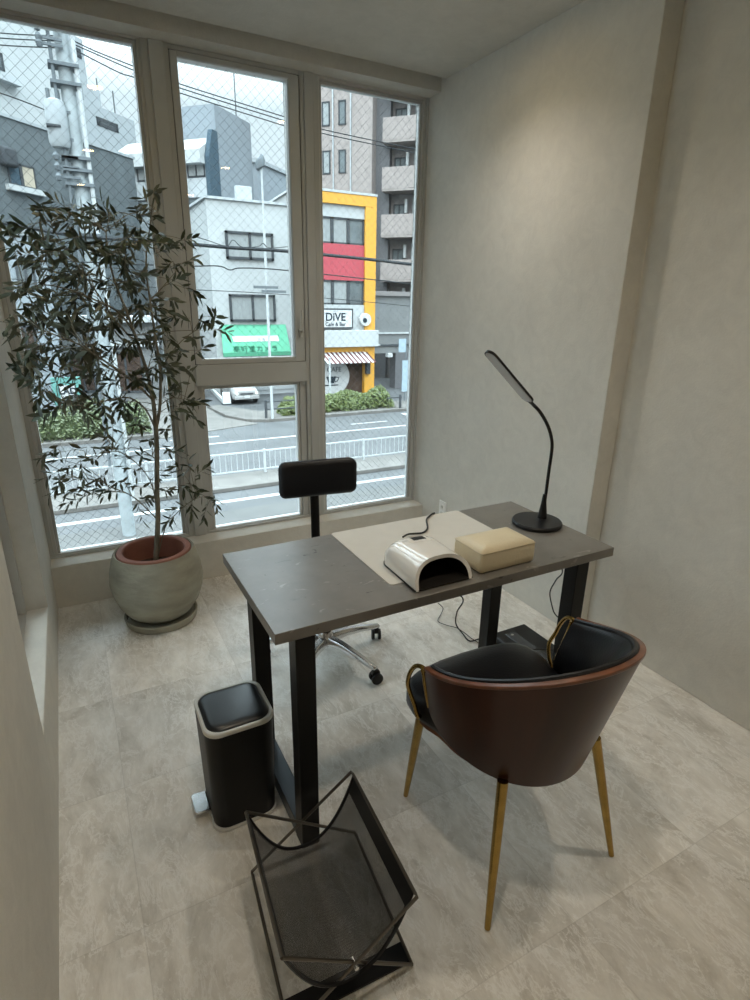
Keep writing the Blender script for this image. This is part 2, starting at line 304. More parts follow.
class MB:
    def __init__(s): s.v = []; s.f = []; s.uv = None
    def add(s, vs, fs):
        n = len(s.v); s.v += [Vector(p) for p in vs]; s.f += [tuple(i+n for i in f) for f in fs]; return s
    def box(s, x0, x1, y0, y1, z0, z1):
        return s.add([(x0,y0,z0),(x1,y0,z0),(x1,y1,z0),(x0,y1,z0),(x0,y0,z1),(x1,y0,z1),(x1,y1,z1),(x0,y1,z1)],
              [(0,3,2,1),(4,5,6,7),(0,1,5,4),(1,2,6,5),(2,3,7,6),(3,0,4,7)])
    def obox(s, P, d, s0, s1, t0, t1, z0, z1):
        """box in a frame: d along, t across (to the left of d)"""
        n = (-d[1], d[0]); c = []
        for z in (z0, z1):
            for a, b_ in ((s0,t0),(s1,t0),(s1,t1),(s0,t1)): c.append((P[0]+d[0]*a+n[0]*b_, P[1]+d[1]*a+n[1]*b_, z))
        return s.add(c, [(0,3,2,1),(4,5,6,7),(0,1,5,4),(1,2,6,5),(2,3,7,6),(3,0,4,7)])
    def tube(s, pts, r, n=8, cap=True, flat=1.):
        pts = [Vector(p) for p in pts]; N = len(pts)
        rr = r if isinstance(r, (list, tuple)) else [r]*N
        rings = []; prev = None
        for i, p in enumerate(pts):
            t = (pts[min(i+1, N-1)]-pts[max(i-1, 0)])
            if t.length < 1e-9: t = Vector((0, 0, 1))
            t.normalize()
            if prev is None:
                a = Vector((0, 0, 1)) if abs(t.z) < .9 else Vector((1, 0, 0)); x = t.cross(a).normalized()
            else: x = (prev - t*prev.dot(t)); x = x.normalized() if x.length > 1e-6 else t.orthogonal().normalized()
            prev = x; y = t.cross(x)
            rings.append([p+(x*math.cos(2*PI*k/n)+y*math.sin(2*PI*k/n)*flat)*rr[i] for k in range(n)])
        b = len(s.v)
        for rg in rings: s.v += rg
        for i in range(N-1):
            for k in range(n):
                k2 = (k+1) % n; s.f.append((b+i*n+k, b+i*n+k2, b+(i+1)*n+k2, b+(i+1)*n+k))
        if cap: s.f.append(tuple(b+k for k in reversed(range(n)))); s.f.append(tuple(b+(N-1)*n+k for k in range(n)))
        return s
    def lathe(s, prof, c, n=48, close=False):
        b = len(s.v)
        for r, z in prof:
            for k in range(n): s.v.append(Vector((c[0]+r*math.cos(2*PI*k/n), c[1]+r*math.sin(2*PI*k/n), z)))
        for i in range(len(prof)-1):
            for k in range(n):
                k2 = (k+1) % n; s.f.append((b+i*n+k, b+i*n+k2, b+(i+1)*n+k2, b+(i+1)*n+k))
        if prof[0][0] > 1e-4 and not close: s.f.append(tuple(b+k for k in reversed(range(n))))
        if prof[-1][0] > 1e-4 and not close: m_ = (len(prof)-1)*n; s.f.append(tuple(b+m_+k for k in range(n)))
        if close:
            m_ = (len(prof)-1)*n
            for k in range(n): k2 = (k+1) % n; s.f.append((b+m_+k, b+m_+k2, b+k2, b+k))
        return s
    def prism(s, outline, z0, z1):
        n = len(outline); b = len(s.v)
        for z in (z0, z1): s.v += [Vector((x, y, z)) for x, y in outline]
        s.f.append(tuple(b+k for k in reversed(range(n)))); s.f.append(tuple(b+n+k for k in range(n)))
        for k in range(n): k2 = (k+1) % n; s.f.append((b+k, b+k2, b+n+k2, b+n+k))
        return s
    def loft(s, rings, cap=True):
        n = len(rings[0]); b = len(s.v)
        for r in rings: s.v += [Vector(p) for p in r]
        for i in range(len(rings)-1):
            for k in range(n): k2 = (k+1) % n; s.f.append((b+i*n+k, b+i*n+k2, b+(i+1)*n+k2, b+(i+1)*n+k))
        if cap: s.f.append(tuple(b+k for k in reversed(range(n)))); m_ = (len(rings)-1)*n; s.f.append(tuple(b+m_+k for k in range(n)))
        return s
    def grid(s, P, nu, nv):
        b = len(s.v)
        for i in range(nu):
            for j in range(nv): s.v.append(Vector(P(i/(nu-1), j/(nv-1))))
        for i in range(nu-1):
            for j in range(nv-1): s.f.append((b+i*nv+j, b+(i+1)*nv+j, b+(i+1)*nv+j+1, b+i*nv+j+1))
        return s
    def build(s, name, m, parent=None, bevel=0., seg=2, smooth=35, origin=None, fix=True):
        o0 = worldloc(parent) if parent is not None else (Vector(origin) if origin is not None else Vector((0, 0, 0)))
        me = bpy.data.meshes.new(name)
        me.from_pydata([tuple(p-o0) for p in s.v], [], s.f); me.update()
        if fix:
            import bmesh
            bm = bmesh.new(); bm.from_mesh(me); bmesh.ops.remove_doubles(bm, verts=bm.verts, dist=1e-6); bmesh.ops.recalc_face_normals(bm, faces=bm.faces); bm.to_mesh(me); bm.free()
        me.materials.append(MT[m] if isinstance(m, str) else m)
        if smooth:
            me.polygons.foreach_set('use_smooth', [True]*len(me.polygons)); me.set_sharp_from_angle(angle=math.radians(smooth))
        o = bpy.data.objects.new(name, me); COL.objects.link(o)
        if parent is not None: o.parent = parent
        elif origin is not None: o.location = origin
        if bevel:
            bv = o.modifiers.new('bevel', 'BEVEL'); bv.width = bevel; bv.segments = seg; bv.limit_method = 'ANGLE'; bv.angle_limit = math.radians(40)
        return o
def struct(mb, name, m, **k):
    o = mb.build(name, m, **k); o['kind'] = 'structure'; return o
def rrect(x0, x1, y0, y1, r, n=6):
    pts = []
    for cx_, cy_, a0 in ((x1-r, y1-r, 0), (x0+r, y1-r, 90), (x0+r, y0+r, 180), (x1-r, y0+r, 270)):
        for k in range(n+1):
            a = math.radians(a0+90*k/n); pts.append((cx_+r*math.cos(a), cy_+r*math.sin(a)))
    return pts
def smoothpath(pts, n=8):
    pts = [Vector(p) for p in pts]; out = []
    for i in range(len(pts)-1):
        p0, p1, p2, p3 = pts[max(i-1, 0)], pts[i], pts[i+1], pts[min(i+2, len(pts)-1)]
        for k in range(n):
            t = k/n
            out.append(.5*((2*p1)+(-p0+p2)*t+(2*p0-5*p1+4*p2-p3)*t*t+(-p0+3*p1-3*p2+p3)*t**3))
    out.append(pts[-1]); return out
def text_obj(name, s, size, m, parent, X0, xdir, zdir, depth=.01, align='CENTER', bold=0.):
    cu = bpy.data.curves.new('t', 'FONT'); cu.body = s; cu.size = size; cu.extrude = depth; cu.align_x = align; cu.offset = bold
    to = bpy.data.objects.new('t', cu); COL.objects.link(to)
    bpy.context.view_layer.update()
    me = bpy.data.meshes.new_from_object(to); bpy.data.objects.remove(to)
    x = Vector(xdir).normalized(); z = Vector(zdir).normalized(); n = x.cross(z)
    o0 = worldloc(parent)
    for v in me.vertices: v.co = Vector(X0)+x*v.co.x+z*v.co.y+n*v.co.z-o0
    me.name = name; me.materials.clear(); me.materials.append(MT[m])
    o = bpy.data.objects.new(name, me); COL.objects.link(o); o.parent = parent
    return o

# ------------------------------------------------------------------ room shell
RY = 3.085
XL, X1, X2, YE = -.2124, 1.9085, 2.0016, 1.5884
YS, ZS, ZC, YC = 2.8986, .219, 2.5354, 2.905
YB = -2.4
struct(MB().box(XL-.30, X2+.3, YB-.2, RY, -.15, 0), 'floor', 'floor')
struct(MB().box(XL-.30, X2+.3, YB-.2, YC-.045, ZC, ZC+.25), 'ceiling', 'ceil')
ln = MB(); ln.box(XL-.3, X2+.3, YC, 3.0, ZC-.046, ZC+.05); ln.box(XL-.3, X2+.3, 3.0, RY, ZC-.046, ZC+.25); ln.box(XL-.3, X2+.3, YC-.06, 3.0, ZC+.05, ZC+.25)
struct(ln, 'trim_1', 'ceil')
# right wall, stepping in beside the windows
struct(MB().prism([(X2, YB-.2), (X2+.3, YB-.2), (X2+.3, RY), (X1, RY), (X1, YE), (X2, YE)], 0, ZC+.25), 'wall_right', 'wall', bevel=.003, seg=1)
struct(MB().box(XL-.3, X2+.3, YB-.2, YB, 0, ZC+.25), 'wall_back', 'wall')
# left wall with an opening
SY0, SY1, SZ0, SZ1 = 1.605, 2.43, .253, 2.38
lw = MB()
lw.box(XL-.30, XL, YB-.2, SY0, 0, ZC+.2); lw.box(XL-.30, XL, SY1, RY, 0, ZC+.2)
lw.box(XL-.30, XL, SY0, SY1, 0, SZ0); lw.box(XL-.30, XL, SY0, SY1, SZ1, ZC+.2)
struct(lw, 'wall_left', 'wall', bevel=.003, seg=1)
struct(MB().box(XL-.05, X1+.02, YS, RY, 0, ZS), 'wall_front', 'wall', bevel=.004)

# ------------------------------------------------------------------ windows
def rect_frame(mb, x0, x1, z0, z1, wl, wr, wb, wt, y0, y1):
    mb.box(x0, x0+wl, y0, y1, z0, z1); mb.box(x1-wr, x1, y0, y1, z0, z1)
    mb.box(x0+wl, x1-wr, y0, y1, z0, z0+wb); mb.box(x0+wl, x1-wr, y0, y1, z1-wt, z1)
def wires(x0, x1, z0, z1, y, pitch=.044, r=.00055):
    mb = MB(); w, h = x1-x0, z1-z0
    k = -int(h/pitch)-1
    while k*pitch < w:
        for sgn in (1, -1):
            c = k*pitch  # line x = c + s*(z)
            a0 = max(0, -c); a1 = min(h, w-c)
            if a1-a0 > .002:
                if sgn == 1: p, q = (x0+c+a0, y, z0+a0), (x0+c+a1, y, z0+a1)
                else: p, q = (x0+c+a0, y+.001, z1-a0), (x0+c+a1, y+.001, z1-a1)
                mb.tube([p, q], r, 4, cap=False)
        k += 1
    return mb
GT = ZC-.04
FY0, FY1, GY = 3.012, 3.078, 3.050
RY = 3.085
# window 1 (left): fixed light
def fixed_window(name, gx0, gx1, gz0, gz1, fx0, fx1):
    mb = MB(); rect_frame(mb, fx0, fx1, ZS, ZC-.046, gx0-.028-fx0, fx1-gx1-.028, .012, ZC-.046-gz1-.03, FY0, FY1)
    root = struct(mb, name, 'alu', bevel=.002, origin=((fx0+fx1)/2, FY0, ZS))
    b = MB(); rect_frame(b, gx0-.028, gx1+.028, ZS+.008, gz1+.03, .014, .014, .010, .014, FY0+.012, FY1-.002)
    b.build('glazing_bead', 'alu2', root, bevel=.0015)
    b = MB(); rect_frame(b, gx0-.014, gx1+.014, gz0-.012, gz1+.014, .014, .014, .012, .014, FY0+.026, FY1-.004)
    b.build('inner_bead', 'alu', root, bevel=.0015)
    p = MB().box(gx0-.004, gx1+.004, GY-.003, GY+.003, gz0-.004, gz1+.004).build('pane', 'glass', root, smooth=0)
    wires(gx0, gx1, gz0, gz1, GY).build('wire_mesh', 'mesh', root, fix=False)
    return root
fixed_window('window_1', -.165, .431, .236, 2.468, XL, .490)
fixed_window('window_3', 1.292, 1.868, .236, 2.462, 1.235, X1)
# window 2 (middle): hinged sash above, fixed light below
fx0, fx1 = .548, 1.190
mb = MB(); rect_frame(mb, fx0, fx1, ZS, ZC-.046, .022, .022, .012, .018, FY0, FY1)
mb.box(fx0+.02, fx1-.02, FY0-.012, FY1, 1.034, 1.140)
w2 = struct(mb, 'window_2', 'alu', bevel=.002, origin=((fx0+fx1)/2, FY0, ZS))
sash = MB(); rect_frame(sash, fx0+.026, fx1-.026, 1.143, ZC-.068, .605-fx0-.026, fx1-.026-1.110, .022, ZC-.068-2.448, FY0-.004, FY1-.006)
sash = sash.build('sash_frame', 'alu', w2, bevel=.002)
g = MB(); rect_frame(g, fx0+.020, fx1-.020, 1.140, ZC-.062, .006, .006, .003, .006, FY0+.004, FY1-.006); g.build('seal', 'gasket', w2)
b = MB(); rect_frame(b, .598, 1.117, 1.158, 2.455, .009, .009, .009, .009, FY0+.006, FY1-.006); b.build('glazing_bead', 'alu2', w2, bevel=.001)
b = MB(); rect_frame(b, fx0+.022, fx1-.022, ZS+.012, 1.034, .61-fx0-.022-.014, fx1-.022-1.118-.014, .003, .010, FY0+.012, FY1-.004); b.build('lower_frame', 'alu', w2, bevel=.0015)
b = MB(); rect_frame(b, .598, 1.130, ZS+.008, 1.024, .012, .012, .010, .010, FY0+.02, FY1-.006); b.build('glazing_bead', 'alu2', w2, bevel=.001)
MB().box(.60, 1.115, GY-.003, GY+.003, 1.16, 2.452).build('pane', 'glass', w2, smooth=0)
MB().box(.604, 1.122, GY-.003, GY+.003, .232, 1.018).build('pane', 'glass', w2, smooth=0)
wires(.605, 1.110, 1.165, 2.448, GY).build('wire_mesh', 'mesh', w2, fix=False)
h = MB(); h.box(1.132, 1.146, FY0-.018, FY0-.004, 1.27, 1.31); h.tube([(1.139, FY0-.02, 1.30), (1.139, FY0-.035, 1.30), (1.139, FY0-.035, 1.41)], .006, 8)
h.build('window_handle', 'alu2', w2, bevel=.001)
# mullion casings between the windows
struct(MB().box(.488, .550, FY0-.012, FY1+.004, ZS, ZC-.046), 'trim_2', 'alu', bevel=.003)
struct(MB().box(1.188, 1.237, FY0-.012, FY1+.004, ZS, ZC-.046), 'trim_3', 'alu', bevel=.003)
# window 4 in the left wall
mb = MB()
fxa, fxb = XL-.16, XL-.075
for (y0, y1, z0, z1) in ((SY0, SY0+.03, SZ0, SZ1), (SY1-.03, SY1, SZ0, SZ1), (SY0+.03, SY1-.03, SZ0, SZ0+.004), (SY0+.03, SY1-.03, SZ1-.04, SZ1)):
    mb.box(fxa, fxb, y0, y1, z0, z1)
w4 = struct(mb, 'window_4', 'alu2', bevel=.002, origin=(XL-.1, (SY0+SY1)/2, SZ0))
b = MB()
for (y0, y1, z0, z1) in ((SY0+.03, SY0+.065, SZ0+.004, SZ1-.04), (SY1-.065, SY1-.03, SZ0+.004, SZ1-.04), (SY0+.065, SY1-.065, SZ0+.004, SZ0+.03), (SY0+.065, SY1-.065, SZ1-.08, SZ1-.04)):
    b.box(fxa+.005, fxb-.03, y0, y1, z0, z1)
b.build('sash_frame', 'alu2', w4, bevel=.002)
MB().box(fxb-.031, fxb-.027, SY1-.075, SY1-.066, SZ0+.03, SZ1-.08).build('seal', 'gasket', w4)
MB().box(fxa+.03, fxa+.036, SY0+.06, SY1-.06, SZ0+.02, SZ1-.07).build('pane', 'glass', w4, smooth=0)
for z in (.36, .72, 1.1):
    MB().tube([(fxb-.028, SY1-.045, z), (fxb-.032, SY1-.045, z)], .004, 10).build('screw', 'slot', w4)

# ------------------------------------------------------------------ ceiling lights
def make_downlight(loc, label):
    t = thing('ceiling_light', loc, label, 'ceiling light', 'recessed ceiling lights')
    MB().lathe([(.052, loc[2]-.004), (.046, loc[2]-.006), (.040, loc[2]-.003), (.040, loc[2]-.0005), (.052, loc[2]-.0005)], loc, 32, close=True).build('trim_ring', 'white', t)
    MB().lathe([(.001, loc[2]-.003), (.0398, loc[2]-.003), (.039, loc[2]-.001), (.001, loc[2]-.001)], loc, 32, close=True).build('lamp', 'glow', t)
    return t
DL = [(.343, 2.172, 'round warm recessed light over the potted olive tree, mirrored in the left window'),
      (.372, .63, 'round warm recessed light above the left end of the desk side, behind the camera'),
      (1.441, .60, 'round warm recessed light above the brown tub chair, mirrored in the middle window'),
      (1.435, 2.115, 'round warm recessed light near the right wall, glowing just above the picture')]
d0 = None
for i, (x, y, lb) in enumerate(DL):
    if d0 is None: d0 = make_downlight((x, y, ZC), lb); t = d0
    else:
        t = copy_tree(d0); t.location = (x, y, ZC); t['label'] = lb
    ld = bpy.data.lights.new('downlight', 'SPOT'); ld.energy = 7.5; ld.color = (1.0, .91, .79); ld.spot_size = math.radians(128); ld.spot_blend = 1.0; ld.shadow_soft_size = .04
    lo = bpy.data.objects.new('downlight_beam', ld); COL.objects.link(lo); lo.parent = t; lo.location = (0, 0, -.012)
for (x, y, lb) in ((.37, -.95, 'added unseen round fill light in the ceiling behind the camera near the left wall'), (1.441, -.95, 'added unseen round fill light in the ceiling behind the camera near the right wall')):  # unseen spots added behind the camera to fill the room with light
    t = copy_tree(d0)
    for ch in t.children:
        if ch.type == 'LIGHT': ch.data = ch.data.copy(); ch.data.energy = 3.5
    t.location = (x, y, ZC); t['label'] = lb
LIGHT_SET = True

# ------------------------------------------------------------------ wall socket
ox, oy, oz = X1, 2.672, .258
t = thing('wall_outlet', (ox, oy, oz), 'small white wall outlet low on the right wall behind the desk', 'power outlet')
MB().box(ox-.007, ox, oy-.036, oy+.036, oz-.058, oz+.058).build('cover_plate', mat('outlet_white', (.92, .92, .90), .4), t, bevel=.003)
for dz in (.022, -.022):
    s_ = MB().box(ox-.010, ox-.006, oy-.014, oy+.014, oz+dz-.014, oz+dz+.014).build('socket', 'white', t, bevel=.001)
    for dy in (-.006, .006): MB().box(ox-.0108, ox-.0095, oy+dy-.0012, oy+dy+.0012, oz+dz-.005, oz+dz+.006).build('slot', 'slot', s_)

# ------------------------------------------------------------------ desk
DX0, DY0, DW, DD, DZ, DT = .3355, 1.1065, 1.1349, .498, .72, .030
DX1, DY1 = DX0+DW, DY0+DD
t = thing('desk', ((DX0+DX1)/2, (DY0+DY1)/2, 0), 'rectangular desk with dark grey stone-look top and black metal legs', 'desk')
MB().box(DX0, DX1, DY0, DY1, DZ-DT, DZ).build('tabletop', 'desk', t, bevel=.0012, seg=1)
LW = .052
lx0, lx1 = DX0+.0550, DX1-.0854-LW
ly0, ly1 = DY0+.016, DY1-.04-LW
for x in (lx0, lx1):
    for y in (ly0, ly1):
        MB().box(x, x+LW, y, y+LW, .0, DZ-DT).build('leg', 'blackmetal', t, bevel=.002)
    MB().box(x, x+LW, ly0+LW, ly1, .004, .052).build('foot_bar', 'barmetal', t, bevel=.002)
    MB().box(x, x+LW, ly0+LW, ly1, DZ-DT-.04, DZ-DT).build('top_bar', 'blackmetal', t, bevel=.002)
MB().box(lx0+LW, lx1, ly1-.01, ly1+.02, DZ-DT-.04, DZ-DT).build('cross_bar', 'blackmetal', t, bevel=.002)

# desk mat
o = MB().prism(rrect(.695, 1.212, 1.197, DY1+.002, .012), DZ+.0002, DZ+.0022).build('desk_mat', 'matt', origin=(.95, 1.4, DZ))
tag(o, 'beige rectangular desk mat lying across the grey desktop', 'desk mat')

# nail lamp: a gloss white arched dryer, open at the front
def arch_machine():
    cx, cy = .828, 1.237; ang = math.radians(0)
    t = thing('nail_lamp', (cx, cy, DZ), 'glossy white arch-shaped nail dryer with dark open front, on the desk mat', 'nail lamp')
    z0 = DZ+.003
    ca, sa = math.cos(ang), math.sin(ang)
    def W(x, y, z): return (cx+x*ca-y*sa, cy+x*sa+y*ca, z0+z)
    hw, L2 = .0935, .106
    # sections along y: front (-L2) to back
    def shape(s):
        b_ = max(0, (s-.80)/.20)
        return hw*(1-.05*s)*(1-.24*b_**2.2), (.078-.006*s)*(1-.60*b_**2.4), .80-.22*s, .74-.26*s
    def section(s, inset=0., n=26, lift=0.):
        # s 0 front .. 1 back
        y = -L2+2*L2*s
        w, H, e, e2 = shape(s); w -= inset; H -= inset
        pts = []
        for k in range(n+1):
            a = PI*k/n
            x = -w*math.copysign(abs(math.cos(a))**e, math.cos(a)); z = H*abs(math.sin(a))**e2
            yy = y-(.028*(1-s)*math.sin(a))*(-1 if s < .5 else 0) * 1.0
            yy = y + .030*(1-s)**3*math.sin(a)       # front leans back at the top
            pts.append(W(x, yy, z+lift))
        return pts
    m_ = MB(); N = 16; rings = []
    outer = [section(i/(N-1)) for i in range(N)]
    inner = [section(i/(N-1)*.86, .011) for i in range(N)]
    n = len(outer[0])
    b = 0
    for r in outer: m_.v += [Vector(p) for p in r]
    for r in inner: m_.v += [Vector(p) for p in r]
    for i in range(N-1):
        for k in range(n-1):
            m_.f.append((i*n+k, i*n+k+1, (i+1)*n+k+1, (i+1)*n+k))
    io = N*n
    for k in range(n-1): m_.f.append((k, k+1, io+k+1, io+k))
    m_.f.append(tuple((N-1)*n+k for k in range(n)))
    m_.build('housing', 'gloss', t, smooth=50)
    m2 = MB()
    for r in inner: m2.v += [Vector(p) for p in r]
    for i in range(N-1):
        for k in range(n-1): m2.f.append((i*n+k, i*n+k+1, (i+1)*n+k+1, (i+1)*n+k))
    m2.f.append(tuple((N-1)*n+k for k in range(n)))
    m2.build('inner_lining', 'grey_plastic', t, smooth=50)
    MB().box(-1, 1, -1, 1, 0, 1)
    m3 = MB(); pts = [section(i/(N-1)*.86, .010, lift=0)[0] for i in range(N)]+[section(i/(N-1)*.86, .010)[-1] for i in reversed(range(N))]
    m3.prism([(p[0], p[1]) for p in pts], z0, z0+.003); m3.build('base_plate', 'grey_plastic', t)
    # dark seam along the foot
    m4 = MB()
    for side in (0, -1):
        pth = [section(i/(N-1))[side] for i in range(N)]
        MB().tube([(p[0], p[1], z0+.0025) for p in pth], .0022, 6).build('foot_trim', 'blackplastic', t)
    # control panel on top and two raised ribs
    zt = .100
    def patch(x0, x1, y0, y1, nx=6, ny=4, up=.0012):
        def P(u_, v_):
            x = x0+(x1-x0)*u_; y = y0+(y1-y0)*v_
            s = (y+L2)/(2*L2)
            w, H, e, e2 = shape(s)
            c = min(.999, (abs(x)/w)**(1/e)); sn = math.sqrt(1-c*c)
            return W(x, y+.030*(1-s)**3*sn, H*sn**e2+up)
        return P
    MB().grid(patch(-.008, .034, .045, .072), 6, 5).build('display', 'blackplastic', t, fix=False)
    MB().grid(patch(-.060, .045, .034, .080, up=.0005), 6, 5).build('control_panel', 'white', t, fix=False)
    MB().grid(patch(-.040, -.022, .050, .062, up=.0012), 4, 4).build('button', 'silver', t, fix=False)
    return t
nl = arch_machine()
# its cord: from the machine's back up and over the desk's back edge, down to the floor
cpts = [aty(404, 535, 1.385), aty(418, 533, 1.44), aty(426, 527, 1.50), aty(427, 519, 1.56)]
cp = [atz(403, 537, DZ+.016), atz(408, 534.3, DZ+.012), atz(415, 533.5, DZ+.007), atz(423, 532.5, DZ+.006), atz(427.5, 528, DZ+.006), atz(426.5, 520, DZ+.006), atz(429, 516.5, DZ+.006), atz(433.5, 513.2, DZ+.006), Vector((1.118, 1.622, DZ-.012)), Vector((1.10, 1.63, .62)), Vector((1.11, 1.63, .45))]
cp += [atz(462, 597, .30), atz(457, 612, .16), atz(456, 624, .05), atz(463, 634, .006), atz(470, 641, .006), atz(482, 639, .006), Vector((1.47, 1.66, .006)), Vector((1.54, 1.66, .03))]
o = MB().tube(smoothpath(cp, 8), .0032, 8).build('power_cord', 'cable', nl)
cp = [atz(438, 603, .006), atz(443, 608, .006), atz(441, 614, .006), atz(438, 621, .006), atz(446, 625, .006), atz(457, 628, .006), atz(466, 634, .006), atz(474, 640, .010), Vector((1.49, 1.60, .006)), Vector((1.545, 1.58, .02))]
o = MB().tube(smoothpath(cp, 6), .0018, 8).build('thin_cable', 'cable', origin=(1.2, 1.8, 0)); tag(o, 'thin looping grey cable on the floor under the desk, left of the black box', 'cable')

# cream hand cushion
def cushion():
    cx, cy, w, d, h = 1.058, 1.206, .101, .066, .070; ang = math.radians(0)
    t = thing('hand_cushion', (cx, cy, DZ), 'cream vinyl box-shaped hand rest cushion beside the white nail dryer', 'cushion')
    N = 14
    def P(x, y, z): return (cx+x*math.cos(ang)-y*math.sin(ang), cy+x*math.sin(ang)+y*math.cos(ang), DZ+.003+z)
    m_ = MB(); rings = []
    for i, z in enumerate([0, .004, .02, .045, .058, .064, .067]):
        ins = {0: .003, .004: 0, .02: -.001, .045: -.001, .058: .0, .064: .002, .067: .008}[z]
        rings.append([P(x, y, z) for x, y in rrect(-w+ins, w-ins, -d+ins, d-ins, .008, 6)])
    m_.loft(rings)
    # domed top
    n = len(rings[0]); base = len(m_.v)
    tops = []
    for kk, zz in ((.75, .072), (.45, .0745), (.15, .0755)): tops.append([P(x*kk, y*kk, zz) for x, y in rrect(-w+.008, w-.008, -d+.008, d-.008, .008, 6)])
    m_.f.pop(); m_.loft([rings[-1]]+tops)
    m_.f = [f for f in m_.f]
    m_.build('cushion_body', 'cream', t, smooth=60)
    m_ = MB(); m_.tube([P(x, y, .060) for x, y in rrect(-w-.0005, w+.0005, -d-.0005, d+.0005, .008, 6)]+[P(*rrect(-w-.0005, w+.0005, -d-.0005, d+.0005, .008, 6)[0], .060)], .0012, 6)
    m_.build('seam', 'cream_dk', t)
cushion()

# desk lamp
lb = Vector((1.387, 1.372, DZ))
t = thing('desk_lamp', lb, 'slim black gooseneck desk lamp with flat bar head, at the desk right end', 'desk lamp')
MB().lathe([(.001, DZ+.0005), (.083, DZ+.0005), (.0865, DZ+.004), (.0865, DZ+.012), (.083, DZ+.016), (.001, DZ+.018)], lb, 56).build('base', 'blackplastic', t)
nb = Vector((1.418, 1.380, DZ+.014))
MB().lathe([(.001, nb.z), (.017, nb.z), (.0145, nb.z+.02), (.009, nb.z+.06), (.0065, nb.z+.09), (.001, nb.z+.092)], nb, 24).build('neck_socket', 'blackplastic', t)
neck = [nb, aty(545, 500, 1.38), aty(549, 470, 1.38), aty(552, 448, 1.38), aty(551, 436, 1.38), aty(547, 424, 1.38), aty(540, 412, 1.38), aty(533, 404.5, 1.38)]
MB().tube(smoothpath(neck, 8), .0058, 12).build('gooseneck', 'blackplastic', t)
hA, hB = aty(534, 406, 1.38), aty(487.5, 351, 1.38)
ax = (hB-hA).normalized(); HL = (hB-hA).length
side = Vector((.08, -1, 0)).normalized(); side = (side-ax*side.dot(ax)).normalized(); upn = ax.cross(side)
if upn.x < 0: upn = -upn
# tilt the head about its own axis so the diffuser is seen from the lower left
rt = Matrix.Rotation(math.radians(-22), 3, ax)
def head_ring(x0, wdt, thk, lo):
    m_ = MB(); out = []
    n = 10
    for k in range(n+1): a = -PI/2+PI*k/n; out.append((HL-wdt+wdt*math.cos(a), wdt*math.sin(a)))
    for k in range(n+1): a = PI/2+PI*k/n; out.append((x0+wdt+wdt*math.cos(a), wdt*math.sin(a)))
    return out
def head_pts(out, off): return [hA+ax*a+side*b_+upn*off for a, b_ in out]
o1 = head_ring(.022, .0235, 0, 0)
MB().loft([head_pts([(a*.997+.0005, b_*.9) for a, b_ in o1], .0045), head_pts(o1, .002), head_pts(o1, -.0035)]).build('lamp_head', 'blackplastic', t, smooth=40)
o2 = [(.026+(a-.022)*(HL-.030)/(HL-.022), b_*.86) for a, b_ in o1]
MB().loft([head_pts(o2, -.003), head_pts(o2, -.0046)]).build('diffuser', 'diffuser', t, smooth=40)
MB().tube([hA-ax*.004, hA+ax*.012, hA+ax*.03], [.0062, .009, .012], 12, flat=.5).build('head_joint', 'blackplastic', t)
cp = [lb+Vector((.075, .035, .008)), lb+Vector((.10, .03, .010)), lb+Vector((.115, .0, .004)), lb+Vector((.11, -.06, .003)), lb+Vector((.088, -.10, -.01))]
cp = [lb+Vector((.070, .045, .008)), lb+Vector((.095, .06, .012)), Vector((1.482, 1.44, DZ+.002)), Vector((1.487, 1.44, DZ-.06)), aty(562, 568, 1.46), aty(556, 580, 1.48), aty(550, 592, 1.48), aty(552, 606, 1.48), aty(555, 614, 1.48), aty(562, 622, 1.48), aty(564, 634, 1.47), aty(559, 648, 1.44), Vector((1.50, 1.43, .13)), Vector((1.55, 1.46, .03))]
o = MB().tube(smoothpath(cp, 8), .0026, 8).build('power_cord', 'cable', t)

# black box on the floor by the right wall
bx0, bx1, by0, by1, bh = 1.505, 1.70, 1.18, 1.685, .060
t = thing('floor_box', ((bx0+bx1)/2, (by0+by1)/2, 0), 'flat black box lying on the floor under the desk right end', 'box')
MB().box(bx0, bx1, by0, by1, 0, bh).build('body', 'blackplastic', t, bevel=.006)
MB().box(bx0+.05, bx0+.105, by0+.18, by1-.035, bh, bh+.004).build('glossy_panel', mat('smoked_panel', (.05, .055, .06), .12), t, bevel=.002)
MB().tube([(bx0+.075, by1-.055, bh+.003), (bx0+.075, by1-.055, bh+.006)], .006, 12).build('button', 'silver', t)

